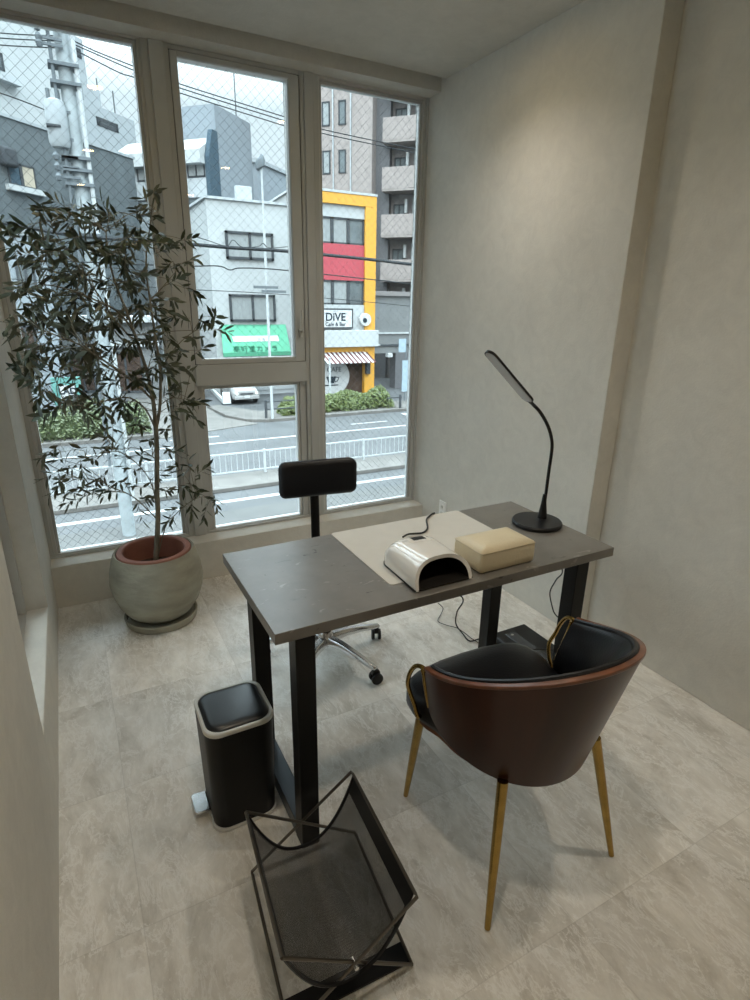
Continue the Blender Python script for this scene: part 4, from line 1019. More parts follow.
# striped awning
ax1 = cx_(366, 355); ax0 = xl; zA, zB = z350+.02, cz_(360.5, 366)
ns = 22; wS = (ax1-ax0)/ns
aw1, aw2 = MB(), MB()
for k in range(ns):
    m_ = aw1 if k % 2 else aw2
    x0_, x1_ = ax0+wS*k, ax0+wS*(k+1)
    m_.add([(x0_, CYF-.1, zA), (x1_, CYF-.1, zA), (x1_+.18, CYF-1.0, zB), (x0_+.18, CYF-1.0, zB), (x0_, CYF-.1, zA-.03), (x1_, CYF-.1, zA-.03), (x1_+.18, CYF-1.0, zB-.03), (x0_+.18, CYF-1.0, zB-.03)],
           [(0,1,2,3),(7,6,5,4),(0,4,5,1),(1,5,6,2),(2,6,7,3),(3,7,4,0)])
aw = aw1.build('awning', 'maroon', t, smooth=0); aw2.build('white_stripes', 'sign_white', aw, smooth=0)
MB().box(xl, px0, CYF+.15, CYF+.32, G, z350).build('shopfront', 'brownw', t)
# white round wall painting with cup
dc = aty(331, 377, CYF+.1); rr = 1.12
m_ = MB(); m_.prism([(dc.x+rr*1.1*math.cos(2*PI*k/40), dc.z+rr*math.sin(2*PI*k/40)) for k in range(40)], 0, .03)
m_.v = [Vector((p.x, CYF+.12+p.z, p.y)) for p in m_.v]; m_.build('round_sign', 'sign_white', t, smooth=0)
text_obj('round_sign_lettering', 'CAFE', .40, 'text', t, (dc.x+.22, CYF+.11, dc.z+.30), (1, 0, 0), (0, 0, 1), .005)
m_ = MB()
m_.tube([(dc.x+.05, CYF+.11, dc.z-.05), (dc.x+.05, CYF+.10, dc.z-.05)], .01, 8)
m_.add([(dc.x-.30, CYF+.11, dc.z+.02), (dc.x+.35, CYF+.11, dc.z+.02), (dc.x+.20, CYF+.11, dc.z-.38), (dc.x-.15, CYF+.11, dc.z-.38)], [(0, 1, 2, 3)])
m_.tube(smoothpath([(dc.x+.30, CYF+.11, dc.z-.02), (dc.x+.50, CYF+.11, dc.z-.06), (dc.x+.42, CYF+.11, dc.z-.25), (dc.x+.25, CYF+.11, dc.z-.28)], 4), .025, 6)
m_.box(dc.x-.42, dc.x+.48, CYF+.10, CYF+.115, dc.z-.52, dc.z-.46)
m_.build('cup_drawing', 'text', t, smooth=0)
lp = aty(367.5, 368, CYF-.25); 
m_ = MB(); m_.box(lp.x-.14, lp.x+.14, CYF-.4, CYF-.15, lp.z-.35, lp.z+.3); m_.build('wall_lantern', 'wframe', t, bevel=.03)
# side awning arm
a1, a2 = aty(375, 349, CYF), aty(388, 357, CYF-.3)
MB().box(xr, xr+.7, CYF+.4, CYF+2.6, z346-.02, z346+.06).build('side_canopy', 'bwhite', t)

# ------ the white building with the green awning
WY = 38.0
wx0 = aty(208.5, 240, WY).x; wx1 = aty(330, 240, WY).x
wzt = aty(210, 198.5, WY).z
t = thing('camera_shop_building', ((wx0+wx1)/2, WY+4, G), 'white two-window building with green shop awning across the street', 'building')
MB().box(wx0, wx1, WY, WY+10, G, wzt).build('walls', 'bwhite', t)
MB().box(wx0-.12, wx1, WY-.12, WY+10, wzt, wzt+.14).build('parapet_cap', 'bwhite2', t)
pxwin(t, (0, WY, 0), XV, 224.5, 230.5, 273.5, 261, glassm='wincurt', n=2, fr=.14, proud=.15)
pxwin(t, (0, WY, 0), XV, 228.5, 294, 275.5, 321.5, glassm='wincurt', n=2, fr=.14, proud=.15)
ga, gb_ = aty(221, 324, WY), aty(285.5, 325, WY)
gc, gd = aty(223.5, 357.5, WY-1.3), aty(291, 354.5, WY-1.3)
zg0 = (gc.z+gd.z)/2
m_ = MB(); x0_, x1_ = ga.x, gb_.x; zt_ = (ga.z+gb_.z)/2
q0, q1 = gc.x, gd.x
m_.add([(x0_, WY, zt_), (x1_, WY, zt_), (q1, WY-1.3, zg0+.25), (q0, WY-1.3, zg0+.25), (q0, WY-1.3, zg0), (q1, WY-1.3, zg0), (x0_, WY, zg0), (x1_, WY, zg0)],
       [(0, 1, 2, 3), (3, 2, 5, 4), (0, 3, 4, 6), (1, 7, 5, 2), (6, 4, 5, 7), (0, 6, 7, 1)])
aw = m_.build('awning', 'green', t, smooth=0)
# lettering lies on the sloping canvas
nrm = Vector((0, -(zt_-zg0-.25), -(-1.3))).normalized()
dn = (Vector(((q0-x0_+q1-x1_)/2*0, -1.3, -(zt_-zg0-.25)))).normalized(); upd = -dn
def on_canvas(u, v):
    r_ = ray(u, v); p0_ = Vector((x0_, WY, zt_)); nn = XV.cross(upd)
    return CAM + r_*((p0_-CAM).dot(nn)/r_.dot(nn)) + nn*(-.03 if nn.dot(r_) > 0 else .03)
nn = XV.cross(upd)
bl, br_ = on_canvas(233.5, 342), on_canvas(279, 341)
m_ = MB(); hgt = .42; d_ = upd
m_.add([bl, Vector((br_.x, bl.y, bl.z)), Vector((br_.x, bl.y, bl.z))+d_*hgt, bl+d_*hgt], [(0, 1, 2, 3)]); m_.build('white_strip', 'sign_white', aw, smooth=0)
tp = on_canvas(256.5, 351.3)
text_obj('awning_lettering', '高好堂カメラ', .50, 'textgreen', aw, tp, (1, 0, 0), upd, .004).scale = (1, 1, 1)
t2 = on_canvas(256, 341.2)
text_obj('awning_lettering', 'ナンバ写真', .26, 'text', aw, t2, (1, 0, 0), upd, .004)
# shop below
m_ = MB(); m_.box(wx0+.2, wx1-.2, WY-.05, WY+.02, G, zg0-.1); m_.build('shopfront', 'bwhite2', t)
MB().box(wx0+2.2, wx0+5.2, WY-.12, WY, G+.3, G+2.6).build('shutter', 'bwhite2', t)
ac = aty(243, 197, WY+.8); MB().box(ac.x-.5, ac.x+.5, WY+.5, WY+.9, wzt+.14, wzt+.95).build('air_conditioner', 'bwhite', t, bevel=.04)
# gabled white neighbour behind
gp = aty(263, 203, WY+11); gq = aty(292, 187, WY+11); gx2 = aty(301, 203, WY+11).x
t = thing('gabled_house', (gq.x, WY+15, G), 'white gabled house roof showing just behind the camera shop parapet', 'house')
m_ = MB(); m_.prism([(gp.x, G), (gx2, G), (gx2, gp.z), (gq.x+1.2, gq.z+.6), (gp.x, gp.z-.3)], 0, 2.5); m_.v = [Vector((p.x, WY+11+p.z, p.y)) for p in m_.v]
m_.build('walls', 'bwhite', t, smooth=0)
MB().tube([(gp.x-.2, WY+10.9, gp.z-.4), (gq.x+1.2, WY+10.9, gq.z+.65)], .12, 4).build('roof_edge', 'broof', t)

# ------ blue-grey building with slate fin
PY = 50.0; Pc = aty(217, 150, PY); P = (Pc.x, Pc.y)
zt = aty(217, 104, PY).z
sR, _ = hit(251.5, 150, P, AV); sL, _ = hit(181, 150, P, BV); sL0, _ = hit(138, 150, P, BV)
t = thing('office_block', (P[0], P[1], G), 'blue-grey flat-roofed office block with a dark slate fin, seen in the middle window', 'building')
MB().obox(P, AV, 0, sR, 0, sL, G, zt).build('tower', 'bgrey', t)
s2, _ = hit(256, 170, P, AV); zz2 = aty(254, 150, PY+3).z
MB().obox(P, AV, sR, s2, .5, sL, G, hit(254, 151, P, AV)[1]).build('stair_block', 'bgrey', t)
# lower white front with sloping roof, running left
P2 = (P[0]-AV.x*1.2, P[1]-AV.y*1.2)
zl = hit(213, 150, P2, BV)[1]; zu = hit(216, 131, P2, BV)[1]
m_ = MB(); m_.obox(P2, BV, .3, sL0+1, -1.2, .0, G, zl); m_.build('white_front', 'bwhite2', t)
m_ = MB()
def bp_(s, o_, z): q = Vector((P2[0], P2[1], 0))+BV*s+AV*o_; return (q.x, q.y, z)
m_.add([bp_(.3, -.7, zl), bp_(sL0+1, -.7, zl), bp_(sL0+1, 1.3, zu), bp_(.3, 1.3, zu), bp_(.3, -.7, zl-.9), bp_(sL0+1, -.7, zl-.9), bp_(sL0+1, 1.3, zl-.9), bp_(.3, 1.3, zl-.9)],
       [(0,1,2,3),(4,7,6,5),(0,4,5,1),(1,5,6,2),(2,6,7,3),(3,7,4,0)]); m_.build('sloped_roof', 'bwhite', t, smooth=0)
m_ = MB(); z0_ = hit(219, 200, P2, BV)[1]
m_.add([bp_(.28, -.12, G), bp_(.28, -.12, zl-.4), bp_(.28, .55, zu+.3), bp_(.28, 1.25, zu+.3), bp_(.28, 1.25, G), bp_(-.10, -.12, G), bp_(-.10, -.12, zl-.4), bp_(-.10, .55, zu+.3), bp_(-.10, 1.25, zu+.3), bp_(-.10, 1.25, G)],
       [(0,1,2,3,4),(9,8,7,6,5),(0,5,6,1),(1,6,7,2),(2,7,8,3),(3,8,9,4),(4,9,5,0)]); m_.build('slate_fin', 'bfin', t, smooth=0)
P3_ = (P2[0]-AV.x*0, P2[1]-AV.y*0)
nW = (P2[0]-AV.x*.02, P2[1]-AV.y*.02)
Pw = (P2[0]+BV.x*0+(-AV.x)*1.2*-0, P2[1]) 
# front skin stands 0 .. 1.2 towards +A of P2: its visible face is P2 itself shifted by nothing
pxwin(t, P2, BV, 204.5, 160.5, 188, 178, glassm='wincurt', n=2, fr=.12)
pxwin(t, P2, BV, 206, 197, 190, 214, glassm='win', n=2, fr=.12)
pxwin(t, P2, BV, 148, 165, 138, 182, glassm='wincurt', n=1, fr=.12)
pxwin(t, P2, BV, 150, 200, 140, 216, glassm='wincurt', n=1, fr=.12)
pole_ = hit(247, 120, P, AV)
q = Vector((P[0], P[1], 0))+AV*pole_[0]+BV*1.0
MB().tube([(q.x, q.y, zt), (q.x, q.y, zt+5.2)], .05, 6).build('roof_mast', 'pole_dk', t)
# distant block to its right
P4 = aty(257, 160, 70); t = thing('distant_block', (P4.x, P4.y, G), 'distant low grey block right of the blue-grey office block', 'building')
z4 = aty(262, 163, 70).z
MB().obox((P4.x, P4.y), AV, 0, 9, 0, 8, G, z4).build('walls', 'bgrey', t)
MB().obox((P4.x, P4.y), AV, -.2, 9.2, -.2, 8.2, z4, z4+.4).build('roof_cap', 'btower', t)

# ------ dark concrete building on the left
P = aty(133, 158, 50.0); P = (P.x, P.y)
zt = hit(131, 158.5, P, AV)[1]; sA = hit(-70, 160, P, AV)[0]
t = thing('concrete_building', (P[0]-AV.x*8, P[1]-AV.y*8, G), 'dark grey concrete building with one cream-paned window, seen through the left window', 'building')
wl_ = MB().obox((P[0], P[1]), AV, sA, 0, 0, 12, G, zt).build('walls', 'bdark', t)
MB().obox((P[0], P[1]), AV, sA, .1, -.08, 12, zt, zt+.16).build('roof_edge', 'btower', t)
s0_, z0_ = hit(22, 180, P, AV); s1_, z1_ = hit(37.5, 190.5, P, AV); zt2 = hit(30, 166.5, P, AV)[1]
window_on(t, P, AV, hit(9, 180, P, AV)[0], s0_, z1_, zt2, glassm='bfin', n=1, fr=.1)
window_on(t, P, AV, s0_, s1_, z1_, zt2, glassm='cream_pane', n=1, fr=.1)
MB().obox(P, AV, hit(9, 180, P, AV)[0]-.3, s1_+.3, -.3, 0, z1_-.3, z1_).build('window_sill', 'bwhite', t)
hb = hit(8, 158, P, AV); MB().obox(P, AV, hb[0]-.7, hb[0]+.3, -.5, 0, hb[1]-.5, hb[1]+.5).build('wall_unit', 'wframe', t, bevel=.15)
Pr = (P[0]-AV.x*2+BV.x*2, P[1]-AV.y*2+BV.y*2)
for u_, v_ in ((96, 148), (126, 143)):
    pass
# ------ tall white block behind it and the stepped tower
P = aty(90, 60, 66.0); P = (P.x, P.y)
t = thing('white_apartment_block', (P[0]-AV.x*14, P[1]-AV.y*14, G), 'tall white apartment block filling the top left of the left window', 'building')
sA = hit(-90, 60, P, AV)[0]; sE = hit(72, 60, P, AV)[0]-.1
MB().obox(P, AV, sA, sE, 1.2, 14, G, 40).build('walls', 'bwhite', t)
Pq = (P[0]+BV.x*1.2, P[1]+BV.y*1.2)
pxwin(t, Pq, AV, -6, 50, 5, 72, glassm='win', n=1, fr=.2)
s_, z_ = hit(1, 75, Pq, AV); MB().obox(Pq, AV, s_-3, s_+1.2, -.7, 0, z_-.5, z_).build('window_ledge', 'bwhite2', t)
t = thing('stepped_building', (P[0], P[1], G), 'pale grey stepped building rising behind the utility pole in the left window', 'building')
MB().obox(P, AV, sE+.1, 0, .6, 9, G, hit(86, 38, P, AV)[1]).build('tower', 'btower', t)
MB().obox(P, AV, -1, hit(102, 90, P, AV)[0], .3, 8, G, hit(92, 86, P, AV)[1]).build('middle_block', 'btower', t)
MB().obox(P, AV, sE+.1, hit(134.5, 125, P, AV)[0], 0, 9, G, hit(134, 121, P, AV)[1]).build('low_block', 'btower', t)
Pt = (P[0]+BV.x*.6, P[1]+BV.y*.6)
pxwin(t, Pt, AV, 73.5, 46, 81.5, 59, glassm='win', n=2, fr=.2)
pxwin(t, P, AV, 96, 116, 118.5, 133, glassm='win', n=1, fr=.3)
for u_, v_ in ((119, 110), (103, 98)):
    s_, z_ = hit(u_, v_, P, AV); q = Vector((P[0], P[1], 0))+AV*s_+BV*.5
    MB().tube([(q.x, q.y, z_-4), (q.x, q.y, z_+1.6)], .07, 6).build('antenna', 'pole_dk', t)

# ------ low shops at the left, mostly behind the tree
LY = 39.0; x0_, x1_ = aty(-60, 300, LY).x, aty(152, 300, LY).x
z0_, z1_ = aty(120, 322, LY).z, aty(120, 345, LY).z
t = thing('low_shop', ((x0_+x1_)/2, LY, G), 'low grey shop with white fascia bands behind the olive tree leaves', 'building')
MB().box(x0_, x1_, LY, LY+2.0, G, z0_).build('walls', 'bshop', t)
MB().box(x0_, x1_+.1, LY-.6, LY+2.0, z0_, z0_+.35).build('fascia', 'bwhite', t); MB().box(x0_+7, x1_+.1, LY-.3, LY, z1_-.1, z1_+.2).build('lower_fascia', 'bwhite', t)
for a, b_ in ((20, 60), (68, 98), (106, 146)): pxwin(t, (0, LY, 0), XV, a, 352, b_, 392, glassm='brownw', n=2, fr=.12)
xa, xb = aty(-60, 260, 35).x, aty(46, 260, 35).x
t = thing('pale_shop', ((xa+xb)/2, 35, G), 'pale grey building corner at the far left edge behind the leaves', 'building')
MB().box(xa, xb, 35.0, 38.3, G, aty(30, 236, 35).z).build('walls', 'bgrey', t); MB().box(xa, xb+.1, 34.9, 38.3, aty(30, 236, 35).z, aty(30, 236, 35).z+.3).build('roof_edge', 'broof', t)
pxwin(t, (0, 35.0, 0), XV, 14, 262, 38, 290, glassm='win', n=2, fr=.12)
pxwin(t, (0, 35.0, 0), XV, 14, 325, 42, 370, glassm='brownw', n=2, fr=.12)

# ------ pink-brown tiled apartment tower
P = aty(413, 250, 40.5); P = (P.x, P.y)
def F(u, v): return hit(u, v, P, BV)
sRc = F(381.5, 200)[0]; sDc = F(371.5, 200)[0]; sEnd = F(304, 200)[0]
t = thing('tiled_apartment_tower', (P[0], P[1], G), 'tall pink-brown tiled apartment tower with stacked balconies behind the cafe', 'building')
MB().obox(P, BV, sDc, sEnd, -7, 0, G, 38).build('window_wing', 'btile', t)      # +A side is behind
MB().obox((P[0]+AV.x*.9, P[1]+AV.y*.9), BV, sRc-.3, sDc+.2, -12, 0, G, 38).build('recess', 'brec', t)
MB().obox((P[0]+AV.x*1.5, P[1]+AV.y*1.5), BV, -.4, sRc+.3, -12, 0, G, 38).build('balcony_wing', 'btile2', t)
MB().obox(P, BV, -1.6, -.35, -12, .15, G, 38).build('end_wall', 'btile', t)
fh = 3.2
zr = F(395, 166.5)[1]
zgap = F(395, 147)[1]; hpar = F(395, 127)[1]-F(395, 147)[1]
zlev = [zr-fh*k for k in range(-8, 6)]
Pb = P
b0 = None
for z in zlev:
    if z < G+3.2 or z > 34: continue
    m_ = MB(); m_.obox(P, BV, -.35, sRc, -.12, 0, z-1.45, z); m_.obox(P, BV, -.35, sRc, -1.5, 0, z-1.62, z-1.45)
    if b0 is None:
        b0 = m_.build('balcony', 'btile', t, bevel=.02); zref = z
        Pd = (P[0]+AV.x*1.5, P[1]+AV.y*1.5)
        w_ = window_on(b0, Pd, BV, sRc*.45, sRc-.5, z-1.4, z+.9, glassm='win', n=2, fr=.08); w_.name = 'balcony_door'; 
        for ch in list(w_.children): ch.parent = b0; ch.name = 'pane'
        MB().obox(P, BV, .25, .5, -1.4, -1.2, z-1.4, z+1.3).build('downpipe', 'bwhite2', b0)
        MB().obox(P, BV, sRc*.32, sRc*.40, -1.2, -.9, z+.2, z+1.15).build('hung_laundry', 'bwhite', b0)
    else:
        c = copy_tree(b0, t); c.location = Vector(b0.location)+Vector((0, 0, z-zref))
# windows of the window wing
w0 = None
zw = F(343, 125)[1]
for k in range(-6, 6):
    z = zw-fh*k*1.0
    if z < 3 or z > 33: continue
    for (ua, ub, gm) in ((346, 338.5, 'win'), (330, 322, 'wincurt')):
        if w0 is None or gm not in w0:
            w_ = window_on(t, P, BV, F(ua, 115)[0], F(ub, 115)[0], z, z+1.6, glassm=gm, n=1, fr=.1)
            if w0 is None: w0 = {}
            w0[gm] = (w_, ua, z)
        else:
            src, usrc, zs_ = w0[gm]; c = copy_tree(src, t); sft = F(ua, 115)[0]-F(usrc, 115)[0]
            c.location = Vector(src.location)+BV*sft+Vector((0, 0, z-zs_))
for u_ in (333.5, 351): 
    s_ = F(u_, 150)[0]; q = Vector((P[0], P[1], 0))+BV*s_-AV*.08
    MB().tube([(q.x, q.y, G), (q.x, q.y, 37)], .06, 6).build('drain_pipe', 'bwhite2', t)
# grey low building to the right of the cafe
t = thing('grey_garage', (22, 38, G), 'low grey shuttered garage right of the cafe pillar', 'building')
gz = aty(395, 296, 37.0).z; ga_, gb2 = aty(372, 320, 37.0).x, aty(470, 320, 37.0).x
gm_ = MB().box(ga_, gb2, 37.0, 37.8, G+2.6, gz).build('walls', 'bshop', t)
MB().box(ga_, gb2, 36.9, 37.0, aty(395, 333, 37).z-.06, aty(395, 333, 37).z+.06).build('ledge', 'bwhite', t)
MB().box(ga_, gb2, 36.9, 37.0, aty(395, 345, 37).z-.06, aty(395, 345, 37).z+.06).build('ledge', 'wframe', t)
MB().box(ga_, gb2, 36.8, 37.8, gz, gz+.3).build('roof_edge', 'btile2', t)
MB().box(ga_+2.0, gb2, 37.0, 37.8, G, G+2.6).build('base_wall', 'brec', t)
sg_ = aty(390, 355.5, 36.6); MB().box(sg_.x-.16, sg_.x+.22, 36.6, 37, sg_.z-.12, sg_.z+.14).build('small_sign', 'sign_white', t)
for (u0, v0, u1, v1, lb) in ((399, 339, 405.5, 352, 'small pale blue sign hanging at the right edge of the right window, above the banner'), (402.5, 360.5, 410, 391, 'tall pale blue banner sign standing at the right edge of the right window')):
    a, b_ = aty(u0, v0, 31.0), aty(u1, v1, 31.0)
    t = thing('banner_sign', ((a.x+b_.x)/2, 31.0, G), lb, 'sign')
    MB().box(a.x, b_.x, 30.97, 31.03, b_.z, a.z).build('panel', 'signbl', t)
    MB().tube([(b_.x+.03, 31.0, G+.15), (b_.x+.03, 31.0, a.z+.1)], .03, 8).build('pole', 'pole_dk', t)

# ------ street lamp, utility pole and cables
sb = aty(272.5, 417, 28.8); lt = aty(266, 163, 28.8)
t = thing('street_lamp', (sb.x, 28.8, G+.15), 'tall thin white street lamp with dark round head in front of the camera shop', 'street lamp')
MB().tube([(sb.x, 28.8, G+.15), (sb.x, 28.8, lt.z*.5), (sb.x, 28.8, lt.z-.1)], [.075, .065, .045], 12).build('pole', 'railw', t)
MB().loft([[(sb.x-.05+.24*k_*math.cos(2*PI*i/16), 28.8+.18*k_*math.sin(2*PI*i/16), lt.z+dz+.10*math.cos(2*PI*i/16)) for i in range(16)] for k_, dz in ((.4, -.28), (.9, -.20), (1.0, 0), (.8, .16), (.3, .26))]).build('lamp_head', 'pole_dk', t)
for v_, dx in ((287.5, -.05), (291.5, .35)):
    z_ = aty(272, v_, 28.8).z; MB().box(sb.x-.62+dx, sb.x+.62+dx, 28.72, 28.8, z_-.06, z_+.06).build('crossarm', 'pole_dk', t)
UY = 15.5
ub = aty(125.5, 505, UY); ux = ub.x
t = thing('utility_pole', (ux, UY, G), 'thick concrete utility pole with transformer standing outside the left window', 'utility pole')
MB().tube([(ux, UY, G), (ux, UY, 3), (ux, UY, 13)], [.165, .15, .12], 20).build('pole', 'pole', t)
def up_(u, v, y=UY): return aty(u, v, y)
tp_ = up_(57.5, 124, UY-.1)
tr_ = MB(); tr_.lathe([(.001, tp_.z-.46), (.17, tp_.z-.44), (.21, tp_.z-.36), (.21, tp_.z+.30), (.19, tp_.z+.40), (.10, tp_.z+.45), (.001, tp_.z+.45)], (tp_.x, UY-.1), 20)
tr_ = tr_.build('transformer', 'btower', t)
MB().box(tp_.x-.215, tp_.x+.05, UY-.34, UY-.12, tp_.z-.10, tp_.z-.06).build('transformer_band', 'wframe', tr_)
for dx in (-.1, .08): MB().tube([(tp_.x+dx, UY-.1, tp_.z+.42), (tp_.x+dx, UY-.1, tp_.z+.62)], .04, 8).build('bushing', 'pole_dk', tr_)
MB().box(tp_.x+.1, ux, UY-.14, UY-.06, tp_.z-.3, tp_.z-.24).build('bracket', 'pole_dk', t); MB().box(tp_.x+.1, ux, UY-.14, UY-.06, tp_.z+.2, tp_.z+.26).build('bracket', 'pole_dk', t)
MB().tube([(ux-.24, UY-.16, G+2), (ux-.24, UY-.16, 12.5)], .035, 8).build('conduit', 'pole_dk', t)
MB().tube([(ux+.20, UY-.14, G+1), (ux+.20, UY-.14, 12.5)], .045, 8).build('conduit', 'railw', t)
for v_ in (70, 88, 160, 172, 186, 235):
    z_ = up_(80, v_).z
    MB().box(ux-.32, ux+.25, UY-.22, UY+.18, z_-.03, z_+.03).build('clamp', 'pole_dk', t)
for v_ in (34, 44, 50, 158, 168, 178):
    z_ = up_(62, v_).z
    MB().lathe([(.001, z_-.10), (.05, z_-.08), (.07, z_), (.04, z_+.05), (.001, z_+.08)], (ux-.42, UY-.2), 10).build('insulator', 'pole_dk', t)
    MB().box(ux-.44, ux, UY-.22, UY-.18, z_-.03, z_+.02).build('bracket', 'pole_dk', t)
def cable(pts, r, label, y=UY, grp=None, m='ocable'):
    p = [aty(u, v, y) for u, v in pts]
    o = MB().tube(smoothpath(p, 6), r, 6).build('overhead_cable', m, origin=p[0]); tag(o, label, 'overhead cable', grp)
cable([(-60, 210), (20, 226), (82, 236), (181, 243.5), (235, 248), (290, 251.5), (375, 260), (430, 266), (600, 280)], .045, 'thick dark cable bundle crossing in front of the white and orange buildings', y=UY-.3)
cable([(181, 240), (193, 237), (205, 239.5), (226, 246), (233, 240), (242, 247), (258, 246.5), (263, 243.5), (270, 248), (293, 246)], .010, 'thin looping wire hung just above the thick cable bundle', y=UY-.42)
cable([(-60, 255), (82, 262), (181, 266), (218, 266), (230, 270), (243, 268), (293, 271), (430, 286)], .016, 'thin sagging cable below the thick cable bundle', y=UY-.3)
cable([(-60, 275), (82, 283), (181, 289), (290, 295), (430, 308)], .010, 'lowest thin straight cable across the middle and right windows', y=UY-.3)
grp = 'thin wires running from the utility pole across the sky'
for pts in ([(-60, 24), (0, 33), (58, 36)], [(-60, 30), (0, 38), (58, 41)], [(-60, 37), (0, 45), (60, 48)]):
    cable(pts, .011, 'thin wire reaching the utility pole from the left edge of the picture', grp='thin wires left of the pole')
for pts in ([(72, 40), (95, 51), (133, 66), (180, 84), (285, 117), (325, 130), (430, 152)], [(73, 44), (105, 58), (133, 70), (180, 88), (285, 121), (325, 134), (430, 156)], [(75, 50), (118, 72), (133, 77), (180, 93), (285, 126)]):
    cable(pts, .012, 'thin wire running right from the utility pole across the pale sky', grp='thin wires right of the pole')
cable([(-60, 78), (0, 93), (48, 111)], .012, 'thin wire ending at the pole transformer from the left', grp=None)

# ------ hedges and street furniture
def hedge(x0_, x1_, y0_, y1_, z0_, z1_, n, ls, m, name, label, holes=0.):
    mb = MB(); V, Fc = mb.v, mb.f
    cx0, cy0 = (x0_+x1_)/2, (y0_+y1_)/2
    while len(V) < n*4:
        x = random.uniform(x0_, x1_); y = random.uniform(y0_, y1_)
        bump = .82+.30*mnoise.noise(Vector((x*.9, y*.9, 3)))+.08*mnoise.noise(Vector((x*4, y*4, 1)))
        ex = min(1, min(x-x0_, x1_-x)/.5); ey = min(1, min(y-y0_, y1_-y)/.45)
        top = z0_+(z1_-z0_)*bump*(ex*ey)**.35
        z = top-abs(random.gauss(0, .12)) if random.random() < .6 else random.uniform(z0_, top)
        if z < z0_: continue
        c = Vector((x, y, z)); a = rdir(); b_ = a.orthogonal().normalized(); L_ = ls*random.uniform(.6, 1.2)
        k = len(V); V.extend([c-a*L_, c+b_*L_*.45, c+a*L_, c-b_*L_*.45]); Fc.append((k, k+1, k+2, k+3))
    t = thing(name, (cx0, cy0, z0_), label, 'hedge' if name == 'hedge' else 'shrub')
    core = MB(); core.box(x0_+.3, x1_-.3, y0_+.3, y1_-.3, z0_, z0_+(z1_-z0_)*.62); core.build('branches', mat('hedge_core', (.05, .07, .025), .9), t, bevel=.15)
    mb.build('foliage', m, t, fix=False, smooth=0)
hz = aty(345, 391, 29.6).z
hedge(9.9, 16.9, 29.12, 30.3, G+.15, hz+.12, 9000, .085, 'bush', 'hedge', 'bright green clipped hedge in front of the cafe along the far kerb')
hedge(-3.2, 3.0, 27.5, 29.0, G+.15, G+1.75, 5000, .10, 'bush2', 'roadside_shrub', 'dull green shrubs across the street at the lower left of the left window')
a, b_ = atz(264.5, 417, G+.15), None
t = thing('bollard_fence', (9.6, 29.02, G+.15), 'short black post fence at the left end of the green hedge', 'fence')
MB().tube([(a.x, 29.02, G+.15), (a.x, 29.02, G+1.1)], .07, 10).build('post', 'wframe', t)
for z in (.45, .85): MB().tube([(a.x, 29.02, G+.15+z), (a.x+1.6, 29.04, G+.15+z)], .035, 8).build('rail', 'wframe', t)
a = atz(400, 408, G+.15); t = thing('bollard', (a.x, a.y, G+.15), 'small dark bollard at the right end of the hedge', 'bollard')
MB().tube([(a.x, a.y, G+.15), (a.x, a.y, G+.95)], [.08, .07], 10).build('post', 'wframe', t); MB().box(a.x-.9, a.x+.1, a.y-.03, a.y+.03, G+.75, G+.82).build('rail', 'wframe', t)
lp2 = aty(330, 395, 30.4); t = thing('sign_pole', (lp2.x, 30.4, G), 'thin white pole rising behind the hedge in front of the cafe', 'pole')
MB().tube([(lp2.x, 30.4, G+.1), (lp2.x, 30.4, aty(330, 358, 30.4).z)], .06, 10).build('pole', 'railw', t)
MB().lathe([(.001, aty(330, 358, 30.4).z), (.07, aty(330, 358, 30.4).z), (.05, aty(330, 358, 30.4).z+.05), (.001, aty(330, 358, 30.4).z+.07)], (lp2.x, 30.4), 10).build('cap', 'railw', t)

